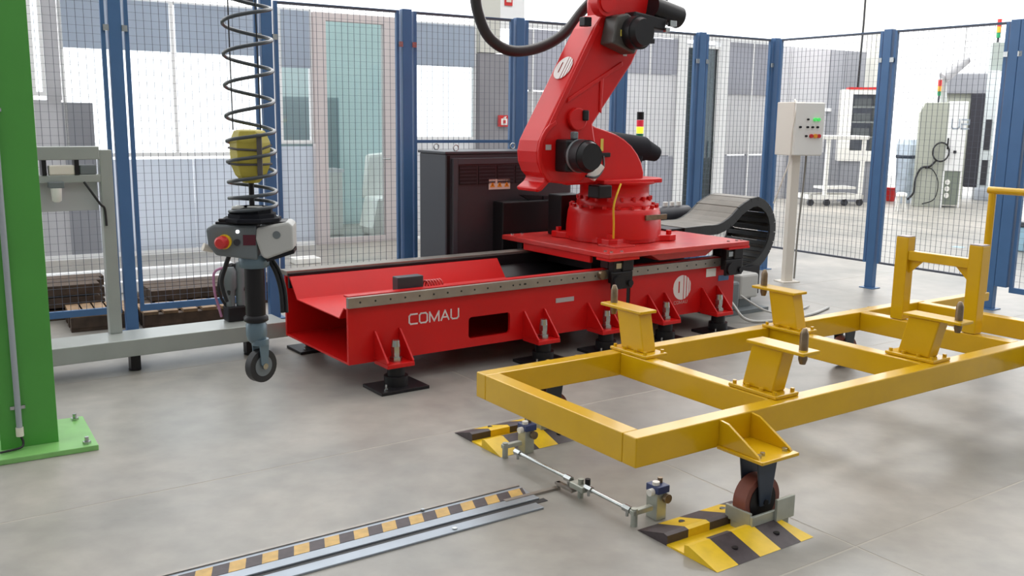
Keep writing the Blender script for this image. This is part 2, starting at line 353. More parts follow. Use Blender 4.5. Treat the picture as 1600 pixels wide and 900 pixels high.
cx, cz = (a.x+b.x)/2, (a.z+b.z)/2
fs.part('symbol', MB().box(cx-.045, cx+.045, 3.684, 3.69, cz-.05, cz+.03).prism([(cx-.02, cz+.03), (cx+.02, cz+.03), (cx+.035, cz+.06), (cx-.005, cz+.05)], 3.684, 3.69).box(cx-.018, cx+.018, 3.680, 3.684, cz-.03, cz+.01, 1), [WHT, REDP])
a = BF.v(752, 20, 3.7); b = BF.v(783, 20, 3.7)
wl.part('upper_pillar', MB().box(a.x, b.x, 3.72, 3.9, 2.31, 3.4), HALLC)
a = BF.v(783, 30, 3.7); b = BF.v(822, 2, 3.7)
wl.part('sign_board', MB().box(a.x, b.x, 3.73, 3.76, 2.62, 3.2), WFR)
a = BF.v(790, 8, 3.7); b = BF.v(802, -8, 3.7)
T = Thing('safety_sign', BF, (a.x, 3.7, a.z), 'small red sign on the white board above the fence, left of the robot hose', 'sign')
T.part('plate', MB().box(a.x, b.x, 3.715, 3.729, a.z, b.z), REDP); T.part('symbol', MB().box(a.x+.02, b.x-.02, 3.709, 3.715, a.z+.04, b.z-.02), CREAM)
# ------------------------------------------------------------------ fences
FH = 2.315
def post(T, x):
    p = T.part('post', MB().box(x-.04, x+.04, -.03, .03, 0.008, FH), BLU, bevel=.004)
    T.part('foot_plate', MB().box(x-.07, x+.07, -.06, .06, 0, .008), BLU, parent=p)
    for d in (-.0575, .0575): T.part('clamp', MB().box(x+d-.0175, x+d+.0175, -.035, -.018, 2.03, 2.07), ZINC, parent=p)
def fence_panel(T, x0, x1, zb, zt, mid=None, thickbot=False):
    w = .026; hb = .045 if thickbot else .018
    P = T.part('panel_frame', MB().prism([(x0, zb), (x0+w, zb), (x0+w, zt-.005), (x1-w, zt-.005), (x1-w, zb), (x1, zb), (x1, zt), (x0, zt)], -.015, .015), BLU)
    T.part('top_rail', MB().box(x0+w, x1-w, -.012, .012, zt-.02, zt), TOPR, parent=P)
    T.part('bottom_rail', MB().box(x0+w, x1-w, -.014, .014, zb, zb+hb), BLU if thickbot else TOPR, parent=P)
    if mid: T.part('middle_rail', MB().box(x0+w, x1-w, -.012, .012, mid-.012, mid+.012), BLU, parent=P)
    m = MB(); n = round((x1-x0-2*w)/.048); r = .0014
    for i in range(1, n):
        x = x0+w+(x1-x0-2*w)*i/n; m.box(x-r, x+r, -r, r, zb+hb, zt-.02)
    z = zb+hb+.05
    while z < zt-.03:
        m.box(x0+w, x1-w, -r+.003, r+.003, z-.0007, z+.0007); z += .0505
    T.part('wire_mesh', m, WIRE, parent=P, kind='stuff')
BP = [-7.25, -6.15, -5.14, -4.04, -3.01, -1.95, -0.99, 0.0]
T = Thing('mesh_fence', BF, (-3.6, 0, 0), 'long blue wire mesh safety fence running behind the robot and the red rail', 'fence')
for x in BP: post(T, x)
for i in range(len(BP)-1): fence_panel(T, BP[i]+.06, BP[i+1]-.06, .145, FH-.012, mid=1.31 if i == 3 else None, thickbot=True)
QP = [0.0, 1.13, 2.3, 3.45]; QE = [-1.27]+QP; QL = [-1.27, 0.0, 1.23, 2.3]
T = Thing('mesh_fence', QF, (1.2, 0, 0), 'blue wire mesh safety fence on the right, behind the yellow trolley', 'fence')
for x in QP: post(T, x)
T.part('gate_post', MB().box(1.175, 1.275, -.035, .035, .20, FH), BLU, bevel=.004)
for i in range(4): fence_panel(T, QL[i]+.058, QE[i+1]-.058, .235 if i < 2 else .16, FH-.012, thickbot=i > 1)

# ------------------------------------------------------------------ green column
GF = Frame((-2.053, 4.105), 32)
T = Thing('steel_column', GF, (0, 0, 0), 'tall green painted steel column bolted to the floor at the left edge', 'column')
T.part('web', MB().box(-.226, -.006, .012, .24, .025, 4.2), GRN)
T.part('flange', MB().box(-.232, 0, 0, .012, .025, 4.2), GRN, bevel=.002); T.part('flange', MB().box(-.232, 0, .24, .252, .025, 4.2), GRN, bevel=.002)
T.part('base_plate', MB().box(-.385, .148, -.133, .35, 0, .025), GRNP, bevel=.003)
bo = T.part('anchor_bolt', MB().cyl((0, 0, 0), (0, 0, .012), .018, n=6, smooth=False).cyl((0, 0, .012), (0, 0, .032), .009), ZINC)
bo.location = Vector((.105, -.09, .025))-T.b
for x, y in ((.105, .30), (-.34, -.09), (-.34, .30)): inst(bo, T.o, Vector((x, y, .025)))
T = Thing('cable_conduit', GF, (-.155, -.02, .05), 'grey plastic conduit running down the green column', 'conduit')
T.part('pipe', MB().cyl((-.155, -.022, .10), (-.155, -.022, 4.2), .0125), mat('conduit_grey', (0.34, 0.37, 0.40), 0.4))
T.part('saddle', MB().box(-.185, -.125, -.012, -.002, .205, .22).box(-.185, -.125, -.012, -.002, 1.5, 1.515), ZINC)
T.part('pipe_end', MB().cyl((-.155, -.022, .085), (-.155, -.022, .125), .016), CREAM)
T.part('cable', MB().tube(spline([(-.155, -.022, .09), (-.145, -.028, .055), (-.16, -.04, .036), (-.24, -.06, .034)]), .005), BLK)

# ------------------------------------------------------------------ grey stand on the left
T = Thing('aluminium_stand', RF, (-.93, 1.14, 0), 'grey painted metal stand with a long low beam behind the green column', 'stand')
T.part('base_beam', MB().box(-2.6, .06, 1.0, 1.28, .10, .20), ALU, bevel=.004)
T.part('leg', MB().box(-.965, -.895, 1.22, 1.28, .20, 1.29), ALU, bevel=.004)
T.part('leg', MB().box(-2.4, -2.33, 1.22, 1.28, .20, 1.29), ALU, bevel=.004)
T.part('top_beam', MB().box(-2.33, -.965, 1.21, 1.28, 1.235, 1.31), ALU, bevel=.004)
T.part('cross_beam', MB().box(-2.33, -.965, 1.215, 1.27, 1.105, 1.15), ALU, bevel=.004)
T.part('back_plate', MB().box(-2.33, -.975, 1.275, 1.28, .94, 1.105), mat('stand_plate', (0.50, 0.50, 0.52), 0.4), bevel=.001)
T.part('motor', MB().box(-1.235, -1.10, 1.215, 1.27, 1.15, 1.205), CREAM, bevel=.006)
T.part('motor', MB().box(-1.075, -.985, 1.215, 1.27, 1.15, 1.205), MGR, bevel=.006)
for x in (-1.26, -1.09): T.part('bracket', MB().box(x-.012, x+.012, 1.21, 1.275, 1.15, 1.235), BLKG)
T.part('filter_bowl', MB().lathe((-1.21, 1.19, 1.0), [(.012, 0), (.025, .008), (.030, .08)]), WHT); T.part('filter_head', MB().box(-1.25, -1.17, 1.165, 1.215, 1.08, 1.115), MGR, bevel=.004)
T.part('cable', MB().tube(spline([(-1.06, 1.20, 1.11), (-1.03, 1.19, 1.06), (-.98, 1.20, .98), (-.955, 1.212, .95), (-.95, 1.213, .85)]), .007), BLK)
for x in (-2.0, -.87, -.17): T.part('foot', MB().box(x-.028, x+.028, 1.05, 1.11, 0.012, .10).lathe((x, 1.08, 0), [(.035, 0), (.035, .012)]), BLKG)

# pallets
def pallet(x, y, w, d, ang, label):
    f = Frame((x, y), ang); T = Thing('wooden_pallet', f, (0, 0, 0), label, 'pallet', 'wooden pallets by the fence')
    for k in range(3): T.part('block_row', MB().box(0, w, d*k/2-.04*(k), d*k/2-.04*k+.08, .022, .10), WOODD, bevel=.004)
    for k in range(5): T.part('deck_board', MB().box(w*k/4.6, w*k/4.6+.10, 0, d, .10, .122), WOOD, bevel=.003)
    for k in range(3): T.part('bottom_board', MB().box(0, w, d*k/2-.04*k, d*k/2-.04*k+.09, 0, .022), WOODD)
    return T
p = gp(112, 520); pallet(p.x, p.y, .38, .42, 30, 'brown wooden pallet behind the grey beam beside the green column')
p = gp(226, 515); pallet(p.x, p.y, .62, .36, 30, 'brown wooden pallet right of the grey stand leg')
p = BF.W(-6.9, .75); 
T = Thing('timber_stack', BF, (-6.6, .8, 0), 'dark brown timber stack outside the fence behind the grey stand', 'timber')
for k in range(3):
    for q in range(3): T.part('plank', MB().box(-7.35+.05*k, -6.25+.04*q, .65+.17*q, .80+.17*q, .09*k, .09*k+.075), WOODD, bevel=.004)
T = Thing('timber_stack', BF, (-5.6, .8, 0), 'low dark timber stack outside the fence behind the pallet', 'timber')
for k in range(2):
    for q in range(3): T.part('plank', MB().box(-5.95+.05*k, -4.75+.06*q, .60+.17*q, .75+.17*q, .09*k, .09*k+.08), WOODD, bevel=.004)
T = Thing('kerb_rail', BF, (-6, 2.1, 0), 'long low white kerb outside the fence on the left', 'kerb')
T.part('rail', MB().box(-9, -4.9, 1.95, 2.05, 0, .14), WFR, bevel=.01); T.part('strip', MB().box(-9, -5.0, 1.55, 1.62, 0, .10), WFR, bevel=.01)
T = Thing('white_brick', BF, (-4.02, 2.5, 0), 'small white block on the floor outside the fence beside the blue post', 'block')
T.part('body', MB().box(-4.15, -3.88, 2.4, 2.6, 0, .06), WHT, bevel=.008)

# hoses standing behind the hanging handle
hz = Thing('hose_bundle', RF, (-.2, 1.2, .2), 'dark hoses and fittings rising from the grey beam behind the lifting handle', 'hoses')
hz.part('valve_block', MB().box(-.27, -.15, 1.16, 1.26, .20, .30), BLKG, bevel=.01)
hz.part('valve_body', MB().lathe((-.24, 1.2, .30), [(.03, 0), (.032, .10), (.045, .12), (.045, .22), (.03, .25)]).lathe((-.17, 1.2, .30), [(.03, 0), (.036, .2), (.02, .28)]), MGR)
for k, (dx, m, r) in enumerate(((-.09, BLK, .009), (-.04, BLK, .013), (.03, HOSE, .012), (.06, HOSE, .008))):
    hz.part('hose', MB().tube(spline([(-.2+dx*.6, 1.21, .28), (-.2+dx*1.3, 1.18, .40), (-.2+dx, 1.2, .52), (-.2+dx*.3, 1.22, .56), (-.17, 1.21, .50)]), r), m)
T = Thing('signal_cable', RF, (-.37, 1.15, .2), 'thin purple cable hanging to the grey beam behind the lifting handle', 'cable')
T.part('sheath', MB().tube(spline([(-.30, 1.2, .235), (-.315, 1.2, .30), (-.34, 1.19, .40), (-.335, 1.2, .52), (-.27, 1.2, .55)]), .008), PURP)

# ------------------------------------------------------------------ robot rail
rl = Thing('robot_rail', RF, (1.5, .45, 0), 'long red steel floor rail carrying the robot, with white lettering', 'rail')
RX = 3.13
fw = MB(); hx0, hx1, hz0, hz1 = .79, 1.095, .192, .323
fw.prism([(0, .14), (hx0, .14), (hx0, .52), (0, .52)], 0, .02); fw.prism([(hx1, .14), (2.06, .14), (2.06, .52), (hx1, .52)], 0, .02)
fw.prism([(hx0, .14), (hx1, .14), (hx1, hz0), (hx0, hz0)], 0, .02); fw.prism([(hx0, hz1), (hx1, hz1), (hx1, .52), (hx0, .52)], 0, .02)
for cx_, cz_, sx, sz in ((hx0, hz0, 1, 1), (hx1, hz0, -1, 1), (hx0, hz1, 1, -1), (hx1, hz1, -1, -1)):
    pr = [(cx_, cz_)]+[(cx_+sx*.022*(1-sin(t)), cz_+sz*.022*(1-cos(t))) for t in [pi/2*i/5 for i in range(6)]]
    fw.prism(pr, 0.0005, .0195)
fw.prism([(2.095, .14), (RX, .14), (RX, .52), (2.095, .52)], 0, .02)
fwo = rl.part('front_web', fw, RED)
rl.part('joint_gap', MB().box(2.06, 2.095, .004, .02, .14, .52), BLKG)
rl.part('rear_web', MB().box(0, RX, .87, .89, .14, .52), RED)
rl.part('bottom_plate', MB().box(0, RX, .02, .87, .14, .152), RED)
rl.part('tray', MB().prism([(.875, .52), (.81, .515), (.70, .395), (.11, .385), (.05, .45), (.02, .45), (.02, .456), (.055, .456), (.115, .391), (.697, .401), (.80, .523), (.875, .526)], 0.0, 1.55, ax='x'), RED)
rl.part('tray', MB().prism([(.875, .50), (.70, .395), (.11, .385), (.02, .45), (.02, .456), (.115, .391), (.697, .401), (.875, .506)], 1.55, RX, ax='x'), BLKG, label='black section of the tray below the carriage')  # tray coloured black along the carriage end
st = MB()
st.box(-.01, RX-.02, -.03, .0, .465, .525)
rl.part('guide_strip', st, STEEL, bevel=.003)
rl.part('guide_backing', MB().box(0, RX, -.004, .05, .521, .530), RED)
rl.part('rear_guide_strip', MB().box(-.01, RX-.02, .83, .93, .526, .556), STEEL, bevel=.003)
rl.part('rack', MB().box(0, RX, .81, .832, .45, .54), BLKG)
hb = rl.part('bolt_hole', MB().cyl((0, -.0315, 0), (0, -.029, 0), .006, n=8, smooth=False), BLK)
hb.location = Vector((.06, 0, .495))-rl.b
xs_ = [.06+.094*k for k in range(1, 32)]+[1.145, 1.18, 1.60]
for x in xs_: inst(hb, rl.o, Vector((x, 0, .495))-rl.b)
# brackets with jack bolts and floor pads
br = MB(); z0, z1 = .13, .155
br.prism([(-.085, z0), (.085, z0), (.085, z1), (-.085, z1)], -.165, 0)
for x in (-.085, .073): br.prism([(0, z1), (-.160, z1), (-.160, .165), (-.012, .318), (0, .318)], x, x+.012, ax='x')
jb = MB().cyl((0, -.1, .02), (0, -.1, .26), .012, n=12).cyl((0, -.1, .155), (0, -.1, .180), .036, n=6, smooth=False).cyl((0, -.1, .180), (0, -.1, .205), .025, n=12).cyl((0, -.1, .205), (0, -.1, .24), .028, n=6, smooth=False).cyl((0, -.1, .24), (0, -.1, .275), .026, .022, n=12)
pd = MB().box(-.15, .15, -.215, 0.015, 0, .018)
pk = MB().cyl((0, -.1, .018), (0, -.1, .075), .068, n=20).cyl((0, -.1, .075), (0, -.1, .13), .05, n=16)
an = MB().cyl((-.10, -.17, .018), (-.10, -.17, .05), .006).cyl((.10, -.03, .018), (.10, -.03, .05), .006).cyl((-.10, -.17, .018), (-.10, -.17, .026), .011, n=6, smooth=False).cyl((.10, -.03, .018), (.10, -.03, .026), .011, n=6, smooth=False)
first = True
for side in (0, 1):
    for x in (.24, 1.28, 1.80, 2.34, 2.87):
        loc = Vector((x, 0 if side == 0 else .89, 0))-rl.b; rz = (0, 0, 0 if side == 0 else pi)
        if first:
            A = [rl.part('bracket', br, RED, bevel=.003), rl.part('jack_bolt', jb, ZINC), rl.part('floor_pad', pd, BLKG, bevel=.002), rl.part('levelling_puck', pk, BLKG), rl.part('anchor_bolt', an, ZINC)]
            for o in A: o.location = loc; o.rotation_euler = rz
            first = False
        else:
            for o in A: inst(o, rl.o, loc, rz)
# lettering
def letters(word, x, z, h, sp, th, y=-.002):
    m = MB(); w = h*.92
    def bar(p, q):
        p = Vector((p[0], 0, p[1])); q = Vector((q[0], 0, q[1])); d = (q-p).normalized(); n = Vector((-d.z, 0, d.x))*th/2; e = d*th/2
        P = [p-n-e, q-n+e, q+n+e, p+n-e]
        vs = [Vector((v.x, y, v.z)) for v in P]+[Vector((v.x, y+.0018, v.z)) for v in P]
        m.add(vs, [(0, 1, 2, 3), (7, 6, 5, 4), (0, 4, 5, 1), (1, 5, 6, 2), (2, 6, 7, 3), (3, 7, 4, 0)])
    for c in word:
        c0 = h*.18; X = lambda a, b: (x+a*w, z+b*h)
        L = {'C': [[(1, 1), (.2, 1), (0, .82), (0, .18), (.2, 0), (1, 0)]], 'O': [[(.2, 0), (0, .18), (0, .82), (.2, 1), (.8, 1), (1, .82), (1, .18), (.8, 0), (.2, 0)]],
             'M': [[(0, 0), (0, 1), (.6, .05), (1.2, 1), (1.2, 0)]], 'A': [[(0, 0), (.5, 1), (1, 0)], [(.22, .3), (.78, .3)]], 'U': [[(0, 1), (0, .18), (.2, 0), (.8, 0), (1, .18), (1, 1)]],
             'R': [[(0, 0), (0, 1), (.8, 1), (1, .8), (1, .6), (.8, .45), (0, .45)], [(.5, .45), (1, 0)]], 'B': [[(0, 0), (0, 1), (.9, 1), (.9, .5), (0, .5)], [(.9, .5), (1, 0), (0, 0)]],
             'T': [[(0, 1), (1, 1)], [(.5, 1), (.5, 0)]], 'I': [[(.5, 0), (.5, 1)]], 'S': [[(1, 1), (0, 1), (0, .5), (1, .5), (1, 0), (0, 0)]],
             '2': [[(0, 1), (1, 1), (1, .5), (0, .5), (0, 0), (1, 0)]]}[c]
        for pl in L:
            for a, b in zip(pl, pl[1:]): bar(X(*a), X(*b))
        x += (w*1.2 if c == 'M' else w)+sp
    return m
rl.part('lettering', letters('COMAU', .383, .329, .056, .0165, .0085), LOGO, parent=fwo, label='white COMAU lettering')
def logo(T, name, c, ux, uz, n, r, m, th=.0015):
    mb = MB(); c = Vector(c); ux = Vector(ux).normalized(); uz = Vector(uz).normalized(); n = Vector(n).normalized()
    # striped disc: bands cut from a disc, left bowl with a slot, then narrowing stripes
    bands = [(-1, -.42), (-.27, .13), (.22, .45), (.54, .75), (.82, .96)]
    def strip(a, b, lo=None, hi=None):
        k = 10; up = []; dn = []
        for i in range(k+1):
            t = a+(b-a)*i/k; h = math.sqrt(max(0, 1-t*t))
            up.append((t, h if hi is None else min(h, hi))); dn.append((t, -h if lo is None else max(-h, lo)))
        P = up+dn[::-1]
        Q = []
        for q in P:
            if not Q or (abs(q[0]-Q[-1][0])+abs(q[1]-Q[-1][1])) > 1e-4: Q.append(q)
        vs = [c+ux*(x*r)+uz*(z*r)+n*th for x, z in Q]+[c+ux*(x*r)+uz*(z*r) for x, z in Q]; m_ = len(Q)
        mb.add(vs, [list(range(m_))[::-1], list(range(m_, 2*m_))]+[(i, (i+1) % m_, m_+(i+1) % m_, m_+i) for i in range(m_)])
    strip(-1, -.42); strip(-.42, -.27, lo=.52); strip(-.42, -.27, hi=-.42); strip(-.27, .13)
    for a, b in bands[2:]: strip(a, b)
    return T.part(name, mb, m)
logo(rl, 'emblem', (2.59, 0, .337), (1, 0, 0), (0, 0, 1), (0, -1, 0), .088, LOGO)
rl.part('lettering', letters('COMAU', 2.515, .222, .020, .009, .0035), PINKP, parent=fwo)
rl.part('rating_plate', parent=fwo, mb=MB().box(1.452, 1.60, -.003, 0, .343, .372), m=LABW)
rl.part('rating_plate', parent=fwo, mb=MB().box(2.83, 2.93, -.003, 0, .39, .45), m=WHT)
rl.part('blue_sticker', parent=fwo, mb=MB().box(2.96, 3.07, -.003, 0, .35, .39), m=BLU)
# loose block and spring bumper lying in the tray
a = RF.v(622, 448, .18)
T = Thing('rail_stopper', RF, (a.x+.1, .10, .46), 'black rectangular stopper block lying in the red tray', 'block')
T.part('body', MB().box(RF.v(622, 448, .06).x, RF.v(662, 440, .06).x, .06, .13, .46, RF.v(642, 432, .06).z), DKG, bevel=.006)
T = Thing('coil_spring', RF, (a.x+.25, .2, .40), 'red coil spring lying beside the black stopper block', 'spring')
xs0 = RF.v(664, 440, .09).x; pts = [(xs0+.115*i/72, .09+.026*cos(i*2*pi/12), .530+.026*sin(i*2*pi/12)) for i in range(73)]
T.part('coil', MB().tube(pts, .006, n=6), REDD); T.part('spring_seat', MB().box(xs0, xs0+.115, .065, .115, .457, .505), RED)

# ------------------------------------------------------------------ carriage
cg = Thing('robot_carriage', RF, (2.475, .5, .56), 'red steel carriage plate under the robot riding on the rail', 'carriage')
zt = .645
cg.part('top_plate', MB().prism([(1.80, -.11), (3.15, -.11), (3.15, 1.10), (1.80, 1.10)], zt-.035, zt, ax='z'), REDD, bevel=.005)
cg.part('corner_pad', MB().box(1.80, 2.06, -.115, .02, zt-.05, zt-.035), RED); cg.part('corner_pad', MB().box(2.93, 3.15, -.115, .02, zt-.05, zt-.035), RED)
cg.part('side_skirt', MB().box(1.815, 1.84, .10, .85, zt-.085, zt-.035), RED, bevel=.004)
cg.part('shim_plate', MB().box(2.02, 2.20, .08, .26, zt, zt+.012), REDD, bevel=.002)
cg.part('belly', MB().prism([(2.20, zt-.035), (2.30, zt-.085), (2.75, zt-.085), (2.85, zt-.035)], -.06, .9), REDD, bevel=.004)
cg.part('gearbox', MB().cyl((2.35, .62, .44), (2.35, .62, zt-.03), .12).box(2.0, 2.9, .30, .80, .47, .56), BLKG)
bb = MB().box(-.08, .08, -.085, -.032, .44, .60).box(-.08, .08, -.032, .05, .533, .60).box(-.105, .075, -.105, -.085, .405, .52).cyl((-.055, -.105, .455), (-.055, -.125, .455), .045, n=18).box(-.01, .085, -.10, -.085, .52, .60).cyl((.05, -.105, .44), (.05, -.118, .44), .022, n=12)
b1 = cg.part('bearing_block', bb, BLKG, bevel=.006); b1.location = Vector((1.94, 0, 0))-cg.b
inst(b1, cg.o, Vector((3.02, 0, 0))-cg.b)
wp = MB().box(-.06, -.01, -.09, -.086, .54, .575).cyl((.05, -.092, .44), (.05, -.086, .44), .007).cyl((.02, -.092, .60), (.02, -.086, .60), .007)
b2 = cg.part('wiper_cover', wp, ZINC); b2.location = Vector((1.94, 0, 0))-cg.b; inst(b2, cg.o, Vector((3.02, 0, 0))-cg.b)
r2 = MB().box(-.08, .08, .93, .99, .48, .61)
b3 = cg.part('rear_bearing_block', r2, BLKG, bevel=.006); b3.location = Vector((1.94, 0, 0))-cg.b; inst(b3, cg.o, Vector((3.02, 0, 0))-cg.b)
sb = cg.part('plate_screw', MB().cyl((0, 0, 0), (0, 0, .008), .012, n=6, smooth=False), ZINC); sb.location = Vector((1.86, .0, zt))-cg.b
for x in (1.86, 1.95, 2.98, 3.07, 3.12):
    for y in (-.06, 1.05): inst(sb, cg.o, Vector((x, y, zt))-cg.b)
cg.part('pinion_cover', MB().cyl((1.80, -.06, .50), (1.80, -.03, .50), .03), BRASS)

# ------------------------------------------------------------------ robot
CX, CY = 2.37, .50
rb = Thing('industrial_robot', RF, (CX, CY, zt), 'red six-axis industrial robot arm with black motors on the carriage', 'robot')
lob = []
n = 48
for i in range(n):
    a = 2*pi*i/n; k = max(0, cos(4*(a-pi/4)))**3
    r = .335+.12*k; lob.append((CX+r*cos(a), CY+r*sin(a)))
rb.part('base_flange', MB().prism(lob, zt+.001, zt+.045, ax='z'), RED, bevel=.006)
rb.part('base', MB().lathe((CX, CY, zt), [(.345, .03), (.345, .10), (.335, .20), (.325, .235), (.30, .245), (.27, .25)], n=40), RED)
bt = rb.part('base_bolt', MB().cyl((0, 0, 0), (0, 0, .022), .017, n=6, smooth=False), RED); bt.location = Vector((CX+.31, CY, zt+.24))-rb.b
for k in range(1, 20): inst(bt, rb.o, Vector((CX+.31*cos(2*pi*k/20), CY+.31*sin(2*pi*k/20), zt+.24))-rb.b)
fb = rb.part('foot_bolt', MB().cyl((0, 0, 0), (0, 0, .03), .022, n=6, smooth=False), RED); fb.location = Vector((CX+.40*cos(pi/4), CY+.40*sin(pi/4), zt+.045))-rb.b
for k in (1, 2, 3): inst(fb, rb.o, Vector((CX+.40*cos(pi/4+k*pi/2), CY+.40*sin(pi/4+k*pi/2), zt+.045))-rb.b)
rb.part('base_nameplate', MB().box(2.36, 2.56, CY-.352, CY-.336, zt+.165, zt+.20), BRASS)
rb.part('slewing_ring', MB().lathe((CX, CY, zt), [(.27, .25), (.27, .29), (.25, .30), (.25, .40), (.29, .41), (.29, .425)], n=36), RED)
rb2 = rb.part('ring_bolt', MB().cyl((0, 0, 0), (0, 0, .03), .014, n=6, smooth=False), RED); rb2.location = Vector((CX+.262, CY, zt+.29))-rb.b
for k in range(1, 18): inst(rb2, rb.o, Vector((CX+.262*cos(2*pi*k/18), CY+.262*sin(2*pi*k/18), zt+.29))-rb.b)
def arc(cx, cz, r, a0, a1, k=10): return [(cx+r*cos(radians(a0+(a1-a0)*i/k)), cz+r*sin(radians(a0+(a1-a0)*i/k))) for i in range(k+1)]
dome = [(1.80, 1.06), (2.50, 1.06), (2.505, 1.13), (2.48, 1.20), (2.44, 1.26), (2.38, 1.32), (2.31, 1.365), (2.23, 1.40), (2.14, 1.425), (2.04, 1.45), (1.92, 1.50), (1.78, 1.50), (1.70, 1.40), (1.70, 1.2)]
rb.part('turret', MB().prism(dome[::-1], .34, .40), RED, bevel=.012)
rb.part('turret', MB().prism(dome[::-1], .60, .68), RED, bevel=.012)
rb.part('turret_web', MB().prism([(1.95, 1.06), (2.46, 1.06), (2.44, 1.20), (2.32, 1.32), (2.10, 1.38), (1.98, 1.2)][::-1], .40, .60), RED)
rb.part('turret_flange', MB().prism([(CX-.31, .26), (CX+.24, .26), (CX+.32, .36), (CX+.32, .66), (CX+.2, .75), (CX-.31, .75)], zt+.415, zt+.445, ax='z'), RED, bevel=.006)
arm = [(1.60, 1.09), (1.72, 1.075), (1.86, 1.085), (1.97, 1.15), (2.00, 1.28), (1.97, 1.40), (1.955, 1.47), (2.06, 1.60), (2.29, 1.88), (2.35, 1.99), (2.27, 2.12), (2.13, 2.20), (2.02, 2.19), (1.945, 2.10), (1.84, 1.93), (1.72, 1.72), (1.60, 1.52), (1.545, 1.43), (1.505, 1.36), (1.488, 1.29), (1.495, 1.22), (1.525, 1.155), (1.565, 1.118), (1.545, 1.09), (1.485, 1.05), (1.50, 1.025), (1.535, 1.035)]
rb.part('lower_arm', MB().prism(arm[::-1], .27, .50), RED, bevel=.014)
rib = [(1.565, 1.45), (1.60, 1.45), (1.99, 2.10), (1.955, 2.12)]
rb.part('arm_rib', MB().prism(rib[::-1], .256, .27).prism([(1.72, 1.60), (2.20, 1.86), (2.19, 1.89), (1.73, 1.635)][::-1], .26, .27).prism([(2.0, 1.55), (2.02, 1.54), (2.03, 1.78), (2.0, 1.78)][::-1], .26, .27), RED, bevel=.006)
rb.part('arm_rim', MB().prism((arc(1.72, 1.28, .235, 115, 235)+arc(1.72, 1.28, .205, 235, 115)), .25, .27), RED, bevel=.006)
rb.part('hub_cover', MB().prism(arc(1.80, 1.50, .075, 0, 360, 20)[:-1], .235, .27), RED, bevel=.008)
rb.part('hook_clip', MB().box(1.83, 1.875, .215, .245, 1.49, 1.56), BLKG, bevel=.01)
mb_ = MB().box(1.63, 1.81, .14, .27, 1.16, 1.37)
rb.part('shoulder_motor_box', mb_, BLKG, bevel=.015)
rb.part('shoulder_motor', MB().cyl((1.725, .16, 1.265), (1.725, .04, 1.265), .105, n=32).cyl((1.725, .04, 1.265), (1.725, .0, 1.265), .10, .085, n=32), BLKG)
rb.part('motor_band', MB().cyl((1.725, .135, 1.265), (1.725, .115, 1.265), .108, n=32), MGR)
rb.part('warning_label', MB().prism([(1.68, 1.175), (1.715, 1.175), (1.697, 1.215)], .136, .139), CREAM)
rb.part('motor_plug', MB().box(1.70, 1.74, .16, .20, 1.37, 1.42), MGR, bevel=.008)
rb.part('cable_clamp', MB().box(2.03, 2.16, .315, .34, 1.245, 1.275), BLKG, bevel=.004)
rb.part('yellow_label', MB().box(2.085, 2.11, .337, .34, 1.285, 1.37), LABY)
rb.part('white_sticker', MB().box(1.555, 1.60, .267, .27, 1.30, 1.335), LABW)
rb.part('white_sticker', MB().box(2.20, 2.235, .266, .27, 1.925, 1.955), LABW)
rb.part('oil_bottle', MB().cyl((1.92, .24, 1.11), (1.985, .22, 1.20), .035), WHT)
rb.part('cable', MB().tube(spline([(2.08, .30, 1.25), (2.03, .24, 1.18), (1.94, .20, 1.12), (1.82, .17, 1.13)]), .008), BLK)
em = logo(rb, 'emblem', (1.785, .385, 1.83), (0, -1, 0), (cos(radians(59.5)), 0, sin(radians(59.5))), (-sin(radians(59.5)), 0, cos(radians(59.5))), .085, LOGO)
em.location = Vector((-.006, 0, .004))-rb.b
# elbow and forearm
rb.part('elbow_motor_box', MB().prism([(1.99, 1.99), (2.19, 1.93), (2.30, 2.10), (2.12, 2.19), (2.03, 2.17)][::-1], .14, .27), mat('motor_casting', (.07, .065, .06), .4), bevel=.012)
rb.part('elbow_motor', MB().cyl((2.17, .18, 2.065), (2.17, .07, 2.065), .108, n=32).cyl((2.17, .07, 2.065), (2.17, .03, 2.065), .10, .085, n=32).box(2.245, 2.29, .06, .10, 2.0, 2.03), BLKG)
rb.part('yellow_label', MB().box(2.055, 2.08, .136, .139, 2.04, 2.08), LABY)
rb.part('arm_bracket', MB().box(1.86, 1.92, .27, .33, 2.10, 2.16), BLKG, bevel=.006)
fa = [(2.06, 2.10), (2.16, 2.13), (2.44, 2.20), (2.52, 2.34), (2.45, 2.52), (2.05, 2.98), (1.88, 2.82), (2.08, 2.52), (2.05, 2.28)]
rb.part('forearm', MB().prism(fa[::-1], .262, .50), RED, bevel=.03)
rb.part('forearm_boss', MB().cyl((1.985, .27, 2.25), (1.985, .20, 2.25), .085, n=24).cyl((1.985, .20, 2.25), (1.985, .19, 2.25), .06, n=24), RED)
rb.part('wrist', MB().cyl((1.98, .38, 2.88), (1.72, .38, 3.10), .12, .09).cyl((1.72, .38, 3.10), (1.64, .38, 3.02), .07), RED)
for y, z in ((.22, 2.235), (.40, 2.33)):
    m2 = MB().cyl((2.40, y, z+.02), (2.66, y, z-.03), .075, n=24).cyl((2.66, y, z-.03), (2.68, y, z-.034), .07, .05, n=24)
    rb.part('wrist_motor', m2, BLKG)
rb.part('motor_box', MB().prism([(2.18, 2.13), (2.48, 2.10), (2.50, 2.18), (2.20, 2.21)][::-1], .16, .30), BLKG, bevel=.01)
rb.part('motor_connector', MB().box(2.50, 2.56, .13, .16, 2.13, 2.17).box(2.46, 2.50, .13, .16, 2.09, 2.12), ZINC, bevel=.003)
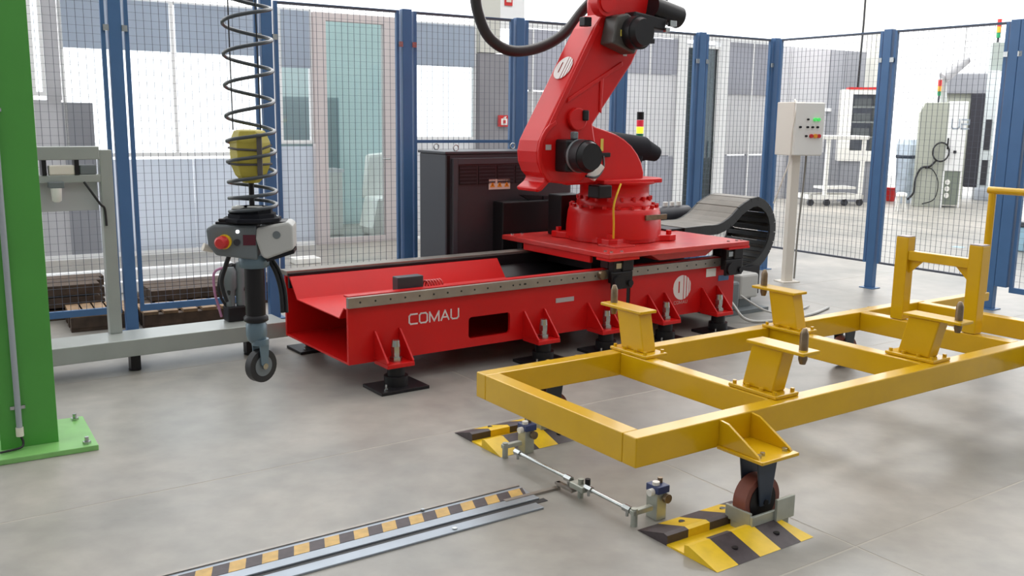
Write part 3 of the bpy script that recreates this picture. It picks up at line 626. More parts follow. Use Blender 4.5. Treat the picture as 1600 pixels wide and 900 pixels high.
hp = spline([(2.22, .54, 2.52), (2.19, .58, 2.34), (2.10, .60, 2.23), (1.94, .60, 2.07), (1.73, .60, 1.97), (1.51, .60, 1.94), (1.35, .60, 2.0), (1.26, .60, 2.12), (1.22, .60, 2.30), (1.26, .58, 2.6), (1.42, .50, 2.92), (1.64, .40, 3.04)], 10)
rb.part('dress_hose', MB().tube(hp, .036, n=16), HOSE)
rb.part('balancer', MB().cyl((2.50, .78, 1.31), (2.90, .78, 1.28), .11, .095, n=24).cyl((2.90, .78, 1.28), (3.04, .78, 1.24), .085, .06, n=24), BELL)
rb.part('balancer_cover', MB().prism([(2.52, 1.06), (2.80, 1.06), (2.86, 1.25), (2.80, 1.33), (2.50, 1.40)][::-1], .70, .86), BELL, bevel=.03)
rb.part('earth_cable', MB().tube(spline([(2.13, .17, 1.07), (2.08, .15, 1.0), (2.05, .145, .92), (2.06, .15, .80), (2.07, .16, .70)]), .007), YELC)
rb.part('cable_entry', MB().box(1.98, 2.10, .22, .34, .97, 1.06), BLKG, bevel=.01)
rb.part('junction_box', MB().box(2.12, 2.34, .80, .96, zt, .95), BLKG, bevel=.01)

# signal lamp
lx = RF.v(1000, 200, 1.15).x
T = Thing('signal_lamp', RF, (lx, 1.15, 0), 'stacked signal lamp, black red yellow green, lit yellow, behind the robot', 'signal lamp')
z0 = RF.v(1000, 219, 1.15).z; z1 = RF.v(1000, 175, 1.15).z; q = (z1-z0)/4.2
T.part('pole', MB().cyl((lx, 1.15, .02), (lx, 1.15, z0), .014), DKG2)
T.part('foot', MB().cyl((lx, 1.15, 0), (lx, 1.15, .02), .06), DKG2)
for k, (nm, m) in enumerate((('green_lens', GRNE), ('yellow_lens', YELE), ('red_lens', REDE), ('cap', BLKG))):
    T.part(nm, MB().cyl((lx, 1.15, z0+q*k*1.02), (lx, 1.15, z0+q*(k*1.02+(1.15 if k == 3 else .97))), .029, n=20), m)

# ------------------------------------------------------------------ dark control cabinet
x0, x1, y0, y1, ztop = 1.43, 2.62, 1.30, 1.68, 1.235
T = Thing('control_cabinet', RF, ((x0+x1)/2, 1.5, 0), 'dark grey robot control cabinet standing behind the red rail', 'cabinet')
T.part('body', MB().box(x0, x1, y0, y1, .06, ztop), DKG2, bevel=.01)
T.part('plinth', MB().box(x0+.02, x1-.02, y0+.02, y1-.02, 0, .06), BLKG)
T.part('lid', MB().box(x0-.01, x1+.01, y0-.01, y1+.01, ztop, ztop+.02), DKG2, bevel=.004)
dr = T.part('door', MB().box(x0+.045, x1-.03, y0-.025, y0, .10, ztop-.03), mat('cabinet_door', (0.046, 0.040, 0.046), 0.4, var=.06), bevel=.006)
T.part('door_rim', MB().box(x0+.045, x0+.085, y0-.034, y0-.025, .10, ztop-.03).box(x0+.085, x1-.03, y0-.034, y0-.025, ztop-.075, ztop-.03), DKG2, bevel=.003)
T.part('edge_gap', MB().box(x0+.01, x0+.035, y0-.004, y0, .06, ztop-.01), BLKG)
for k in range(6):
    xa = x0+.10+k*.170
    if xa+.15 > x1-.04: break
    lo = T.part('louvre', MB().box(xa, xa+.155, y0-.030, y0-.024, ztop-.225, ztop-.085), LOUV)
    sl = MB()
    for s_ in range(5): sl.box(xa+.005, xa+.15, y0-.034, y0-.030, ztop-.215+s_*.027, ztop-.206+s_*.027)
    T.part('louvre_slats', sl, DKG, parent=lo)
a = RF.v(764, 280, y0-.03); b = RF.v(797, 295, y0-.03)
wlb = T.part('warning_plate', MB().box(a.x, b.x, y0-.030, y0-.0255, b.z, a.z), CREAM)
for k in range(3):
    cx_ = a.x+(b.x-a.x)*(k+.5)/3; cz_ = (a.z+b.z)/2
    T.part('warning_triangle', MB().prism([(cx_-.022, cz_-.022), (cx_+.022, cz_-.022), (cx_, cz_+.022)], y0-.032, y0-.030).prism([(cx_-.004, cz_-.012), (cx_+.004, cz_-.012), (cx_, cz_+.008)], y0-.033, y0-.032, mi=1), [ORG, BLKG], parent=wlb)
for x, y in ((x0+.12, y0+.05), (x0+.12, y1-.05), (x1-.35, y1-.05), (x1-.08, y0+.05)):
    T.part('lifting_eye', MB().tube([(x+.022*cos(t), y, ztop+.045+.022*sin(t)) for t in [2*pi*i/16 for i in range(17)]], .005, n=6).cyl((x, y, ztop+.02), (x, y, ztop+.026), .012), ZINC)
# dark equipment on the rail between cabinet and robot
T = Thing('cable_junction_case', RF, (2.2, 1.12, 0), 'low black equipment case between control cabinet and robot base', 'equipment')
a = RF.v(786, 316, 1.14); b = RF.v(868, 370, 1.14)
T.part('case', MB().box(a.x, 2.32, 1.14, 1.28, .15, a.z), BLKG, bevel=.01)
T.part('stand', MB().box(a.x+.05, a.x+.10, 1.16, 1.26, 0, .15).box(2.2, 2.25, 1.16, 1.26, 0, .15), DKG)
T.part('bracket', MB().prism([(2.02, .93), (2.30, .905), (2.30, .84), (2.20, .84)], 1.18, 1.21), BLKG); T.part('bracket_post', MB().box(2.24, 2.30, 1.17, 1.25, a.z-.02, .91), BLKG)
dx = RF.v(1072, 335, 1.25).x; dz = RF.v(1072, 335, 1.25).z
T = Thing('cable_drum', RF, (3.2, 1.25, 0), 'dark horizontal drum with white fittings behind the robot base', 'drum')
T.part('barrel', MB().cyl((2.75, 1.25, dz), (dx, 1.25, dz), .085, n=24), DKG)
for x in (dx-.26, dx-.18, dx-.10): T.part('fitting', MB().cyl((x, 1.25, dz+.084), (x, 1.25, dz+.12), .024, n=10), WHT)
T.part('support', MB().box(2.85, 2.9, 1.2, 1.3, 0, dz-.08).box(dx-.1, dx-.05, 1.2, 1.3, 0, dz-.08), DKG)

# ------------------------------------------------------------------ cable chain
ch = Thing('cable_chain', RF, (3.8, .85, .1), 'black plastic cable drag chain curling up and over at the end of the rail', 'cable chain')
cy0, cy1 = .60, 1.08
path = spline([(3.225, 0, .625), (3.45, 0, .63), (3.62, 0, .635), (3.76, 0, .69), (3.90, 0, .785), (4.07, 0, .835), (4.22, 0, .755), (4.285, 0, .61), (4.255, 0, .46), (4.15, 0, .335), (4.0, 0, .27), (3.75, 0, .25), (3.45, 0, .25), (3.3, 0, .25)], 40)
L = [0]
for a, b in zip(path, path[1:]): L.append(L[-1]+(b-a).length)
step = .075; tot = L[-1]; lk = None; lid = None; s_ = step/2
def at_len(s):
    import bisect
    i = min(max(bisect.bisect(L, s)-1, 0), len(path)-2); t = (s-L[i])/max(1e-6, L[i+1]-L[i])
    return path[i].lerp(path[i+1], t), (path[i+1]-path[i]).normalized()
hw = (cy1-cy0)/2
while s_ < tot:
    p, d = at_len(s_); ang = -math.atan2(d.z, d.x)
    loc = Vector((p.x, (cy0+cy1)/2, p.z))
    if lk is None:
        m = MB(); e = step*.62
        for y in (-hw, hw-.02): m.box(-e, e*.72, y, y+.02, -.04, .04)
        m.box(-.02, .02, -hw+.02, hw-.02, -.038, -.030)
        lk = ch.part('link', m, CHN, bevel=.006); lk.location = loc-ch.b; lk.rotation_euler = (0, ang, 0)
        lid = ch.part('link_lid', MB().box(-step*.53, step*.53, -hw+.02, hw-.02, .030, .040), CHT, bevel=.003); lid.location = loc-ch.b; lid.rotation_euler = (0, ang, 0)
    else:
        inst(lk, ch.o, loc-ch.b, (0, ang, 0)); inst(lid, ch.o, loc-ch.b, (0, ang, 0))
    s_ += step
ch.part('guide_trough', MB().box(3.22, 4.10, .56, .58, .06, .30).box(3.22, 4.10, 1.10, 1.12, .06, .30).box(3.22, 4.10, .58, 1.10, .06, .08), BLKG, bevel=.004)
ch.part('trough_leg', MB().box(3.3, 3.36, .6, 1.08, 0, .06).box(3.95, 4.01, .6, 1.08, 0, .06), DKG)
ch.part('mounting_bracket', MB().box(3.05, 3.22, .62, 1.06, .646, .66), BLKG)

# grey floor items at the end of the rail
p = RF.g(1180, 440)
T = Thing('motor_unit', RF, (3.35, .15, 0), 'small grey motor unit with hoses on the floor at the end of the rail', 'motor')
T.part('body', MB().box(3.30, 3.50, .25, .42, .03, .26), MGR, bevel=.02)
T.part('cover', MB().box(3.56, 3.78, .30, .5, .10, .30), LGR, bevel=.02); T.part('base', MB().box(3.26, 3.82, .22, .52, 0, .03).box(3.6, 3.74, .34, .46, .03, .10), MGR)
T.part('hose', MB().tube(spline([(3.30, .22, .20), (3.26, .10, .12), (3.30, -.02, .02), (3.6, -.12, .012), (3.95, -.10, .012), (4.3, .0, .012)]), .011), LGR)
T.part('hose', MB().tube(spline([(3.5, .24, .15), (3.6, .08, .05), (3.8, .02, .012), (4.2, .12, .012)]), .008), LGR)

# ------------------------------------------------------------------ yellow trolley frame
K = (1.5-.4)/(1.5-.335)
def zz(z): return .4+(z-.335)*K
yf = Thing('trolley_frame', YF, (1.65, .52, 0), 'long yellow welded steel trolley frame on castors, docked at floor ramps', 'trolley')
def ybox(x0, x1, y0, y1, z0, z1): return MB().box(x0*K, x1*K, y0*K, y1*K, zz(z0), zz(z1))
ZT = .335; ZB = .215; LW = 1.108; LX = 3.50; w = .078
yf.part('long_beam', ybox(0, LX, 0, w, ZB, ZT), YEL, bevel=.005); yf.part('long_beam', ybox(0, LX, LW-w, LW, ZB, ZT), YEL, bevel=.005)
for x in (0, .82, 1.95, 2.80, LX-w): yf.part('cross_beam', ybox(x, x+w, w, LW-w, ZB+.0006*x, ZT-.0006*x), YEL, bevel=.005 if x else .004)
# stubs with top plate and locating pin
FB = []
def stub(x, y, sgn):
    m = MB(); hx = .042; a, b = -.085, .085; sh = .045*sgn
    m.hexa([((x-hx)*K, (y+a)*K, zz(.352)), ((x+hx)*K, (y+a)*K, zz(.352)), ((x+hx)*K, (y+b)*K, zz(.352)), ((x-hx)*K, (y+b)*K, zz(.352))],
           [((x-hx)*K, (y+a+sh)*K, zz(.545)), ((x+hx)*K, (y+a+sh)*K, zz(.545)), ((x+hx)*K, (y+b+sh)*K, zz(.545)), ((x-hx)*K, (y+b+sh)*K, zz(.545))])
    P = yf.part('stub', m, YEL, bevel=.006)
    yc = y+sh
    tp = yf.part('top_plate', ybox(x-.055, x+.055, min(yc-.11*sgn, yc+.20*sgn), max(yc-.11*sgn, yc+.20*sgn), .545, .561), YEL, bevel=.004)
    yp = (yc+.155*sgn)*K; X = x*K
    yf.part('locating_pin', MB().lathe((X, yp, 0), [(.012, zz(.50)), (.018, zz(.52)), (.018, zz(.545)), (.017, zz(.63)), (.009, zz(.652)), (.004, zz(.654))], n=14), BRASS, parent=tp)
    yf.part('foot_plate', ybox(x-.075, x+.075, y-.135, y+.135, .3355, .352), YEL, bevel=.004)
    for dx in (-.058, .058):
        for dy in (-.112, -.04, .04, .112):
            b_ = FB[0] if FB else yf.part('foot_bolt', MB().cyl((0, 0, 0), (0, 0, .0135), .0095, n=6, smooth=False), YEL)
            L_ = Vector(((x+dx)*K, (y+dy)*K, zz(.352)))-yf.b
            if FB: inst(b_, yf.o, L_)
            else: b_.location = L_; FB.append(b_)
for x, y, s_ in ((.90, .985, 1), (.90, .175, -1), (2.0, .93, 1), (2.05, .165, -1)): stub(x, y, s_)
# U-shaped support
for y in (.785, .33): yf.part('upright', ybox(2.80, 2.875, y-.04, y+.04, .335, .835 if y > .5 else .835), YEL, bevel=.005)
for y in (.785, .33): yf.part('upright_cap', ybox(2.802, 2.873, y-.038, y+.038, .835, .84), LABW)
yf.part('tie_bar', ybox(2.81, 2.865, .37, .745, .70, .755), YEL, bevel=.004)
yf.part('gusset', MB().prism([(.745*K, zz(.70)), (.745*K, zz(.62)), (.66*K, zz(.70))], 2.83*K, 2.845*K, ax='x').prism([(.37*K, zz(.70)), (.37*K, zz(.62)), (.455*K, zz(.70))], 2.83*K, 2.845*K, ax='x'), YEL)
# push handle at the far end
for y in (1.03, .05):
    yf.part('handle_arm', ybox(LX, 4.24, y-.035, y+.035, .27, .33), YEL, bevel=.004)
    yf.part('handle_upright', MB().cyl((4.21*K, y*K, zz(.33)), (4.21*K, y*K, zz(1.03)), .024), YEL)
yf.part('handle_bar', MB().cyl((4.21*K, .02*K, zz(1.05)), (4.21*K, 1.06*K, zz(1.05)), .024), YEL)
# castor brackets and castors
def castor(x, side, chock=False):
    y0 = 0 if side < 0 else LW; s = side
    Y = lambda d: (y0+s*d)
    zp = ZB
    yf.part('castor_plate', ybox(x-.108, x+.108, min(Y(0), Y(.235)), max(Y(0), Y(.235)), zp-.004, zp+.010), YEL, bevel=.003)
    for xa in (x-.098, x+.086):
        pr = [(Y(0)*K, zz(zp+.01)), (Y(.21)*K, zz(zp+.01)), (Y(.20)*K, zz(zp+.022)), (Y(.045)*K, zz(.322)), (Y(0)*K, zz(.328))]
        yf.part('bracket_gusset', MB().prism(pr if s < 0 else pr[::-1], xa*K, (xa+.012)*K, ax='x'), YEL, bevel=.0015)
    X = x*K; yc = Y(.125 if side < 0 else .145)*K; zpl = zz(zp-.004)
    yf.part('bracket_bolts', MB().cyl((X-.07, yc-.06, zz(zp+.01)), (X-.07, yc-.06, zz(zp+.022)), .01, n=6, smooth=False).cyl((X+.07, yc-.06, zz(zp+.01)), (X+.07, yc-.06, zz(zp+.022)), .01, n=6, smooth=False)
            .cyl((X-.04, yc+.05*s, zz(zp+.01)), (X-.04, yc+.05*s, zz(zp+.022)), .01, n=6, smooth=False), ZINC)
    fk = MB().box(X-.06, X+.06, yc-.055, yc+.055, zpl-.018, zpl)
    for d in (-.045, .037): fk.prism([(X-.055, zpl-.018), (X-.028, .09), (X+.028, .09), (X+.055, zpl-.018)], yc+d, yc+d+.008)
    f = yf.part('castor_fork', fk, NAVY, bevel=.003)
    wz = .103 if chock else .10
    wh = yf.part('castor_wheel', MB().cyl((X, yc-.03, wz), (X, yc+.03, wz), .095, n=36), BROWN, parent=f, bevel=.006)
    yf.part('wheel_hub', MB().cyl((X, yc-.033, wz), (X, yc+.033, wz), .07, n=28).cyl((X, yc-.05, wz), (X, yc+.05, wz), .012, n=8), BLKG)
castor(.54, -1, True); castor(.54, 1, True); castor(2.97, -1); castor(2.97, 1)

# ------------------------------------------------------------------ wheel ramps
def ramp(yc, label):
    T = Thing('wheel_ramp', FF, (.22, yc, 0), label, 'ramp', 'yellow and black wheel ramps')
    x0, x1 = -.03, .475
    def wedge(sg, ph):
        o_, r_, g_ = yc+sg*.20, yc+sg*.062, yc+sg*.042      # outer foot, ridge, groove side
        n = 5; cut = [0, .085, .20, .315, .43, 1]
        xs = [x0, x0+.105, x0+.215, x0+.325, x0+.435, x1]
        for i in range(5):
            a, b = xs[i], xs[i+1]
            m = MB()
            # ends are bevelled: the ridge starts later than the foot
            ra = a+(.0 if i else .0); rb_ = b-(.0 if i < 4 else .05)
            h = .042
            bot = [(a, o_, 0), (b, o_, 0), (b, g_, 0), (a, g_, 0)]
            vs = [(a, o_, 0.001), (b, o_, 0.001), (rb_, r_, h), (ra, r_, h), (ra, g_, h-.004), (rb_, g_, h-.004), (a, g_, 0), (b, g_, 0)]
            m.add(vs, [(0, 1, 2, 3), (3, 2, 5, 4), (4, 5, 7, 6), (0, 3, 4, 6), (1, 7, 5, 2), (0, 6, 7, 1)])
            T.part('wedge_block', m, TAPEK if (i+ph) % 2 else YEL2)
        for dx in (.16, .38): T.part('fixing_screw', MB().cyl((x0+dx, (o_+r_)/2, .019), (x0+dx, (o_+r_)/2, .0245), .012), BLKG)
    wedge(-1, 0); wedge(1, 1)
    T.part('groove_plate', MB().box(x0, x1, yc-.045, yc+.045, 0, .007), YEL2)
ramp(-.255, 'yellow and black striped steel wheel ramp under the near castor')
ramp(1.052, 'yellow and black striped steel wheel ramp behind the frame corner')
def chock(px, label):
    wc = FF.L(YF.W(.54*K, px, 0)); x, y = wc.x, wc.y
    T = Thing('wheel_chock', FF, (x, y, 0), label, 'chock')
    T.part('channel', MB().box(x-.10, x-.088, y-.06, y+.06, .030, .085).box(x-.10, x+.12, y-.072, y-.060, .030, .075).box(x+.02, x+.12, y-.0845, y-.072, .035, .12), GALV, bevel=.002)
    T.part('hinge_arm', MB().box(x-.088, x+.10, y+.060, y+.070, .030, .07), GALV, bevel=.002)
    T.part('support_feet', MB().box(x+.085, x+.12, y-.060, y-.052, .0, .035).box(x-.1, x-.088, y-.03, y+.03, .007, .03), GALV)
chock(-.125*K, 'bent galvanised steel wheel stop round the near castor')
chock((LW+.145)*K, 'bent galvanised steel wheel stop round the far castor')
# ------------------------------------------------------------------ floor linkage
T = Thing('locking_linkage', FF, (0, .4, 0), 'chromed steel linkage rod lying between the two wheel ramps', 'linkage')
z = .055
T.part('rod', MB().cyl((-.015, .36, z), (-.015, .74, z), .008), ZINC); T.part('rod', MB().cyl((-.015, .02, z), (-.015, .25, z), .008), ZINC)
for y in (.74, .38, .25, .02): T.part('rod_end', MB().cyl((-.015, y-.02, z), (-.015, y+.02, z), .014, n=6, smooth=False).cyl((-.015, y, z-.03), (-.015, y, z+.008), .006), ZINC)
T.part('bell_crank', MB().box(-.04, .012, .26, .345, .035, .060).cyl((-.015, .30, 0), (-.015, .30, .08), .012), GALV, bevel=.004)
T.part('crank_pin', MB().cyl((-.0, .275, .06), (.0, .275, .085), .011), BLKG)
for y in (-.02, .84):
    T.part('end_lever', MB().box(-.03, .07, y-.012, y+.012, .045, .065).cyl((-.015, y, 0), (-.015, y, .07), .013), GALV, bevel=.003)
T.part('pull_bar', MB().box(-.30, -.03, .413, .433, .0, .010), STEEL)
T.part('pull_link', MB().box(-.045, -.02, .32, .433, .02, .03).cyl((-.033, .423, 0), (-.033, .423, .03), .008), STEEL)
for y, lb in ((.0, 'small limit switch post with blue head beside the near ramp'), (.86, 'small limit switch post with blue head in front of the far ramp')):
    T = Thing('limit_switch', FF, (.13, y, 0), lb, 'switch')
    T.part('post', MB().box(.085, .135, y-.035, y+.025, 0, .105), GALV, bevel=.003)
    T.part('switch_head', MB().box(.085, .145, y-.04, y+.03, .105, .135), mat('switch_blue', (0.03, 0.05, 0.16), .4), bevel=.004)
    T.part('cap', MB().cyl((.065, y-.01, .11), (.085, y-.01, .11), .014), WHT); T.part('cap', MB().cyl((.10, y-.01, .135), (.10, y-.01, .148), .014), WHT)
    T.part('roller', MB().cyl((.12, y-.045, .09), (.12, y-.06, .09), .018), BRASS); T.part('plunger', MB().cyl((.13, y, .135), (.13, y, .155), .01), BRASS)
# ------------------------------------------------------------------ cable cover strip in the floor
T = Thing('slot_cover', FF, (-1.3, .43, 0), 'long grey slotted floor cover edged with black and yellow hazard tape', 'floor cover')
X0, X1 = -3.2, -.165
T.part('cover_plate', MB().box(X0, X1, .375, .515, 0, .008), GREYM, bevel=.002)
T.part('slot', MB().box(X0, X1+.02, .345, .375, 0, .002), BLK)
T.part('cover_plate', MB().box(X0, X1-.04, .29, .345, 0, .008), GREYM, bevel=.002)
T.part('edge_angle', MB().box(X0, X1, .515, .528, 0, .012), STEEL)
k = 0; x = X0; st_ = .114
while x < X1-.01:
    xa, xb = x, min(x+st_*.5, X1)
    yel = k % 2 == 0
    m = MB(); sk = .028
    m.hexa([(xa-sk, .425, .008), (xb-sk, .425, .008), (xb, .495, .008), (xa, .495, .008)], [(xa-sk, .425, .0092), (xb-sk, .425, .0092), (xb, .495, .0092), (xa, .495, .0092)])
    T.part('tape_mark', m, TAPEY if yel else TAPEK); x += st_*.5; k += 1
T.part('screw', MB().cyl((-.62, .515, .012), (-.62, .515, .016), .008, n=8), ZINC); T.part('screw', MB().cyl((-.60, .31, .008), (-.60, .31, .012), .010, n=8), ZINC)

# ------------------------------------------------------------------ hanging lifting handle
PF = Frame((-.885, 3.2), 8)
T = Thing('lifting_handle', PF, (0, 0, .58), 'hanging balancer handle with grey control box, red emergency button and castor', 'lifting device')
T.part('control_box', MB().prism([(-.145, 1.125), (-.14, 1.07), (-.115, 1.035), (.02, 1.018), (.02, 1.135), (-.12, 1.140)][::-1], -.06, .06), MGR, bevel=.008)
T.part('control_cover', MB().prism([(.02, 1.130), (.125, 1.148), (.14, 1.135), (.14, 1.055), (.05, 1.022), (.035, 1.03), (.015, 1.09)][::-1], -.064, .064), LGR, bevel=.008)
T.part('cover_knob', MB().cyl((.085, -.066, 1.105), (.085, -.063, 1.105), .013), MGR)
T.part('box_edge', MB().prism([(.05, 1.012), (.14, 1.040), (.14, 1.053), (.045, 1.024)][::-1], -.055, .055), BLKG)
T.part('status_window', MB().box(-.025, .016, -.0625, -.058, 1.07, 1.105), DISP)
T.part('indicator_lamp', MB().cyl((-.042, -.0625, 1.116), (-.042, -.058, 1.116), .006), mat('white_lamp', (1, 1, 1), .3, emit=((1, 1, 1), 2.0)))
T.part('button_collar', MB().cyl((-.085, -.06, 1.083), (-.085, -.078, 1.083), .024), YEL2)
T.part('emergency_button', MB().cyl((-.088, -.078, 1.083), (-.094, -.098, 1.083), .022, .021).cyl((-.094, -.098, 1.083), (-.096, -.104, 1.083), .021, .014), REDP)
T.part('thumb_lever', MB().cyl((-.13, -.02, 1.05), (-.16, -.035, 1.062), .010, .014), CREAM)
T.part('selector', MB().cyl((-.045, -.06, 1.08), (-.045, -.066, 1.08), .011), DKG)
T.part('bellows', MB().lathe((0, 0, 0), [(.10, 1.148), (.10, 1.158), (.082, 1.160), (.082, 1.172), (.070, 1.175), (.070, 1.188), (.055, 1.195)], n=8, ph=pi/8, smooth=False), BELL)
T.part('bellows_plate', MB().box(-.115, .115, -.05, .05, 1.138, 1.148).box(-.105, -.08, -.05, -.03, 1.148, 1.158), BLKG, bevel=.003)
T.part('collar_strap', MB().box(-.06, -.02, -.05, -.044, 1.19, 1.20).box(-.01, .04, -.05, -.044, 1.19, 1.20).box(-.06, .04, -.044, .044, 1.19, 1.195), WHT, bevel=.002)
T.part('suspension_rod', MB().cyl((0, 0, 1.18), (0, 0, 1.29), .009), BLKG)
T.part('suspension_cable', MB().cyl((-.050, -.02, 1.45), (-.056, -.02, 3.6), .0022).cyl((.035, .02, 1.43), (.012, .02, 3.6), .0022), BLKG)
cv = T.part('yellow_cover', MB().lathe((0, 0, 0), [(.028, 1.275), (.052, 1.30), (.066, 1.335), (.068, 1.41), (.052, 1.448), (.030, 1.452)], n=6, smooth=False), COVY, bevel=.004)
T.part('cover_piping', MB().tube([(.0695*cos(2*pi*i/6), .0695*sin(2*pi*i/6), 1.40-.003*i if i < 6 else 1.40) for i in range(7)], .004, n=6).tube([(.0695*cos(2*pi*i/6), .0695*sin(2*pi*i/6), 1.338) for i in range(7)], .004, n=6).box(.030, .046, -.066, -.052, 1.30, 1.44), COVE)
pts = []; z = 1.155
k = 0
while z < 3.5:
    pitch = .045 if z < 1.25 else (.068 if z < 1.45 else .100)
    a = k*2*pi/20; r = .078
    pts.append((r*cos(a)+.004, r*sin(a), z)); z += pitch/20; k += 1
T.part('coil_hose', MB().tube(pts, .0062, n=8), mat('coil_hose', (0.06, 0.07, 0.08), .3))
T.part('neck', MB().lathe((0, 0, 0), [(.040, .985), (.052, .99), (.052, 1.02), (.045, 1.03)], n=20), BLGR)
T.part('grip', MB().lathe((0, 0, 0), [(.032, .815), (.034, .82), (.034, .985)], n=20), BLKG)
T.part('grip_collar', MB().lathe((0, 0, 0), [(.034, .795), (.042, .80), (.042, .812), (.034, .82)], n=20), BLKG)
T.part('swivel', MB().lathe((0, 0, 0), [(.020, .72), (.030, .73), (.036, .75), (.036, .785), (.03, .797)], n=20), BLGR)
ax = Vector((.72, -.69, 0)); pe = Vector((.69, .72, 0)); wc = Vector((.012, -.004, .640))
fkm = MB()
for d in (-.022, .018):
    pr = [(-.020, .085), (.020, .085), (.014, .0), (.0, -.012), (-.016, .01)]
    A = [wc+pe*a+Vector((0, 0, b))+ax*d for a, b in pr]; B = [v+ax*.005 for v in A]; n_ = len(pr)
    fkm.add(A+B, [list(range(n_)), list(range(2*n_-1, n_-1, -1))]+[((i+1) % n_, i, n_+i, n_+(i+1) % n_) for i in range(n_)])
fkm.cyl((wc.x, wc.y, .715), (wc.x, wc.y, .735), .030)
fk_ = T.part('fork', fkm, BLGR, bevel=.001)
wh_ = T.part('castor_wheel', MB().cyl(wc-ax*.014, wc+ax*.014, .058, n=28), BLK, parent=fk_, bevel=.006)
T.part('wheel_rim', MB().cyl(wc-ax*.0155, wc+ax*.0155, .036, n=24), MGR, parent=wh_)
T.part('wheel_hub', MB().cyl(wc-ax*.026, wc+ax*.026, .011), ZINC, parent=wh_)
for x, r in ((.036, .008), (.05, .006)):
    T.part('air_hose', MB().tube(spline([(x, .03, 1.02), (x+.03, .03, .97), (x+.048, .03, .90), (x+.052, .03, .82)]), r), BLK)
T.part('air_hose', MB().tube(spline([(-.08, .03, 1.04), (-.10, .03, .985), (-.115, .03, .93), (-.10, .035, .86)]), .008), BLK)

# ------------------------------------------------------------------ control box on its post
a = gp(1229, 440); CF = Frame((a.x, a.y), 20)
T = Thing('control_box', CF, (0, 0, 0), 'cream push-button control box on a post beside the corner of the fence', 'control box')
T.part('post', MB().box(-.045, .045, -.03, .03, .01, 1.2), CREAM, bevel=.004); T.part('post_foot', MB().box(-.09, .09, -.08, .08, 0, .01), CREAM)
bx0, bx1 = -.105, .22
T.part('enclosure', MB().box(bx0, bx1, -.09, .17, 1.195, 1.68), CREAM, bevel=.006)
T.part('door', MB().box(bx0+.004, bx1-.004, -.115, -.09, 1.20, 1.675), WHT, bevel=.006)
def btn(x, z, m, r=.012, d=.018): T.part('push_button', MB().cyl((x, -.115, z), (x, -.115-d, z), r, n=12), m)
for dx in (.105, .145): btn(dx, 1.525, GRNB, .016)
for dx in (.03, ): btn(dx, 1.525, BLKG, .009)
for dx in (-.05, .03, .085, .14): btn(dx, 1.455, BLKG, .010)
btn(.02, 1.375, BLKG, .010); btn(.075, 1.375, REDP, .018); btn(.12, 1.375, ORG, .020); btn(.16, 1.375, REDP, .018)
T.part('cable', MB().tube(spline([(-.02, .0, 1.68), (-.06, -.03, 1.70), (-.09, -.10, 1.64), (-.12, -.10, 1.40), (-.13, -.10, 1.15), (-.17, -.06, .95), (-.20, 0, .75)]), .007), CREAM)
T.part('cable', MB().tube(spline([(.15, .03, 1.19), (.14, .03, .9), (.115, .03, .5), (.105, .03, .02)]), .009), mat('grey_cable', (0.22, 0.21, 0.19), .5))

# ------------------------------------------------------------------ far hall equipment
def at(px, py): p = gp(px, py); return (p.x, p.y)
HA = 34.76
f = Frame(at(1265, 322), 10)
T = Thing('equipment_cart', f, (0.4, 0.3, 0), 'white tubular equipment cart on castors behind the right fence', 'cart')
T.part('base_frame', MB().box(0, 1.05, 0, .05, .12, .20).box(0, 1.05, .55, .60, .12, .20).box(0, .05, 0, .6, .12, .20).box(1.0, 1.05, 0, .6, .12, .20).box(.3, .95, .1, .5, .30, .34), WHT)
for x in (.30, 1.0): T.part('upright', MB().cyl((x, .05, .2), (x+.01, .05, 1.22), .04), WHT)
T.part('tray', MB().box(.05, 1.08, 0, .5, 1.20, 1.27), WHT, bevel=.01)
for x in (.03, .35, .7, 1.0):
    T.part('castor', MB().cyl((x, .02, .06), (x, .07, .06), .06).box(x-.02, x+.02, .0, .09, .10, .125), DKG)
f = Frame(at(1308, 315), -12)
T = Thing('shelf_unit', f, (.3, .2, 0), 'white glass-fronted cabinet with red top edge behind the fence', 'cabinet')
T.part('side_panel', MB().box(-.05, .15, 0, .4, .78, 2.12), WHT); T.part('side_panel', MB().box(.56, .62, 0, .4, .78, 2.12), WHT)
T.part('top', MB().box(.15, .56, 0, .4, 2.03, 2.12), WHT); T.part('bottom', MB().box(.15, .56, 0, .4, .78, .98), WHT); T.part('back', MB().box(.15, .56, .36, .4, .98, 2.03), PGR)
for z_ in (1.22, 1.50, 1.78): T.part('shelf', MB().box(.15, .56, .05, .36, z_, z_+.03), WHT); T.part('shelf_content', MB().box(.20, .50, .12, .3, z_+.03, z_+.18), PWH)
T.part('glass_door', MB().box(.15, .56, .0, .008, .98, 2.03), GLASS)
T.part('red_edge', MB().box(.06, .62, -.01, .4, 2.12, 2.16), REDP)
T.part('base_cabinet', MB().box(.02, .60, .02, .4, 0, .78), PGR3)
f = Frame(at(1425, 322), -20)
s = 17.5
T = Thing('machine_cabinet', f, (0, 0, 0), 'grey green machine cabinet with a white front marked U2 behind the fence', 'machine'); T.o.scale = (.8, .8, 1)
T.part('body', MB().prism([(0, 0), (.60, -.0), (.60, 1.88), (.10, 1.88), (.0, 1.70)], 0, .55), MACH, bevel=.01)
T.part('front_panel', MB().box(.60, .98, -.02, .55, .66, 1.90), WFR, bevel=.01)
T.part('lower_panel', MB().box(.60, .94, 0, .55, .05, .66), mat('lower_grey_green', (.2, .23, .19), .5), bevel=.01)
for x in (.59, .95): T.part('leg_trim', MB().box(x, x+.03, -.01, .03, 0, .66), WFR)
T.part('marking', letters('U2', .68, 1.42, .16, .05, .028, y=-.024), mat('faded_blue_print', (.42, .48, .55), .5))
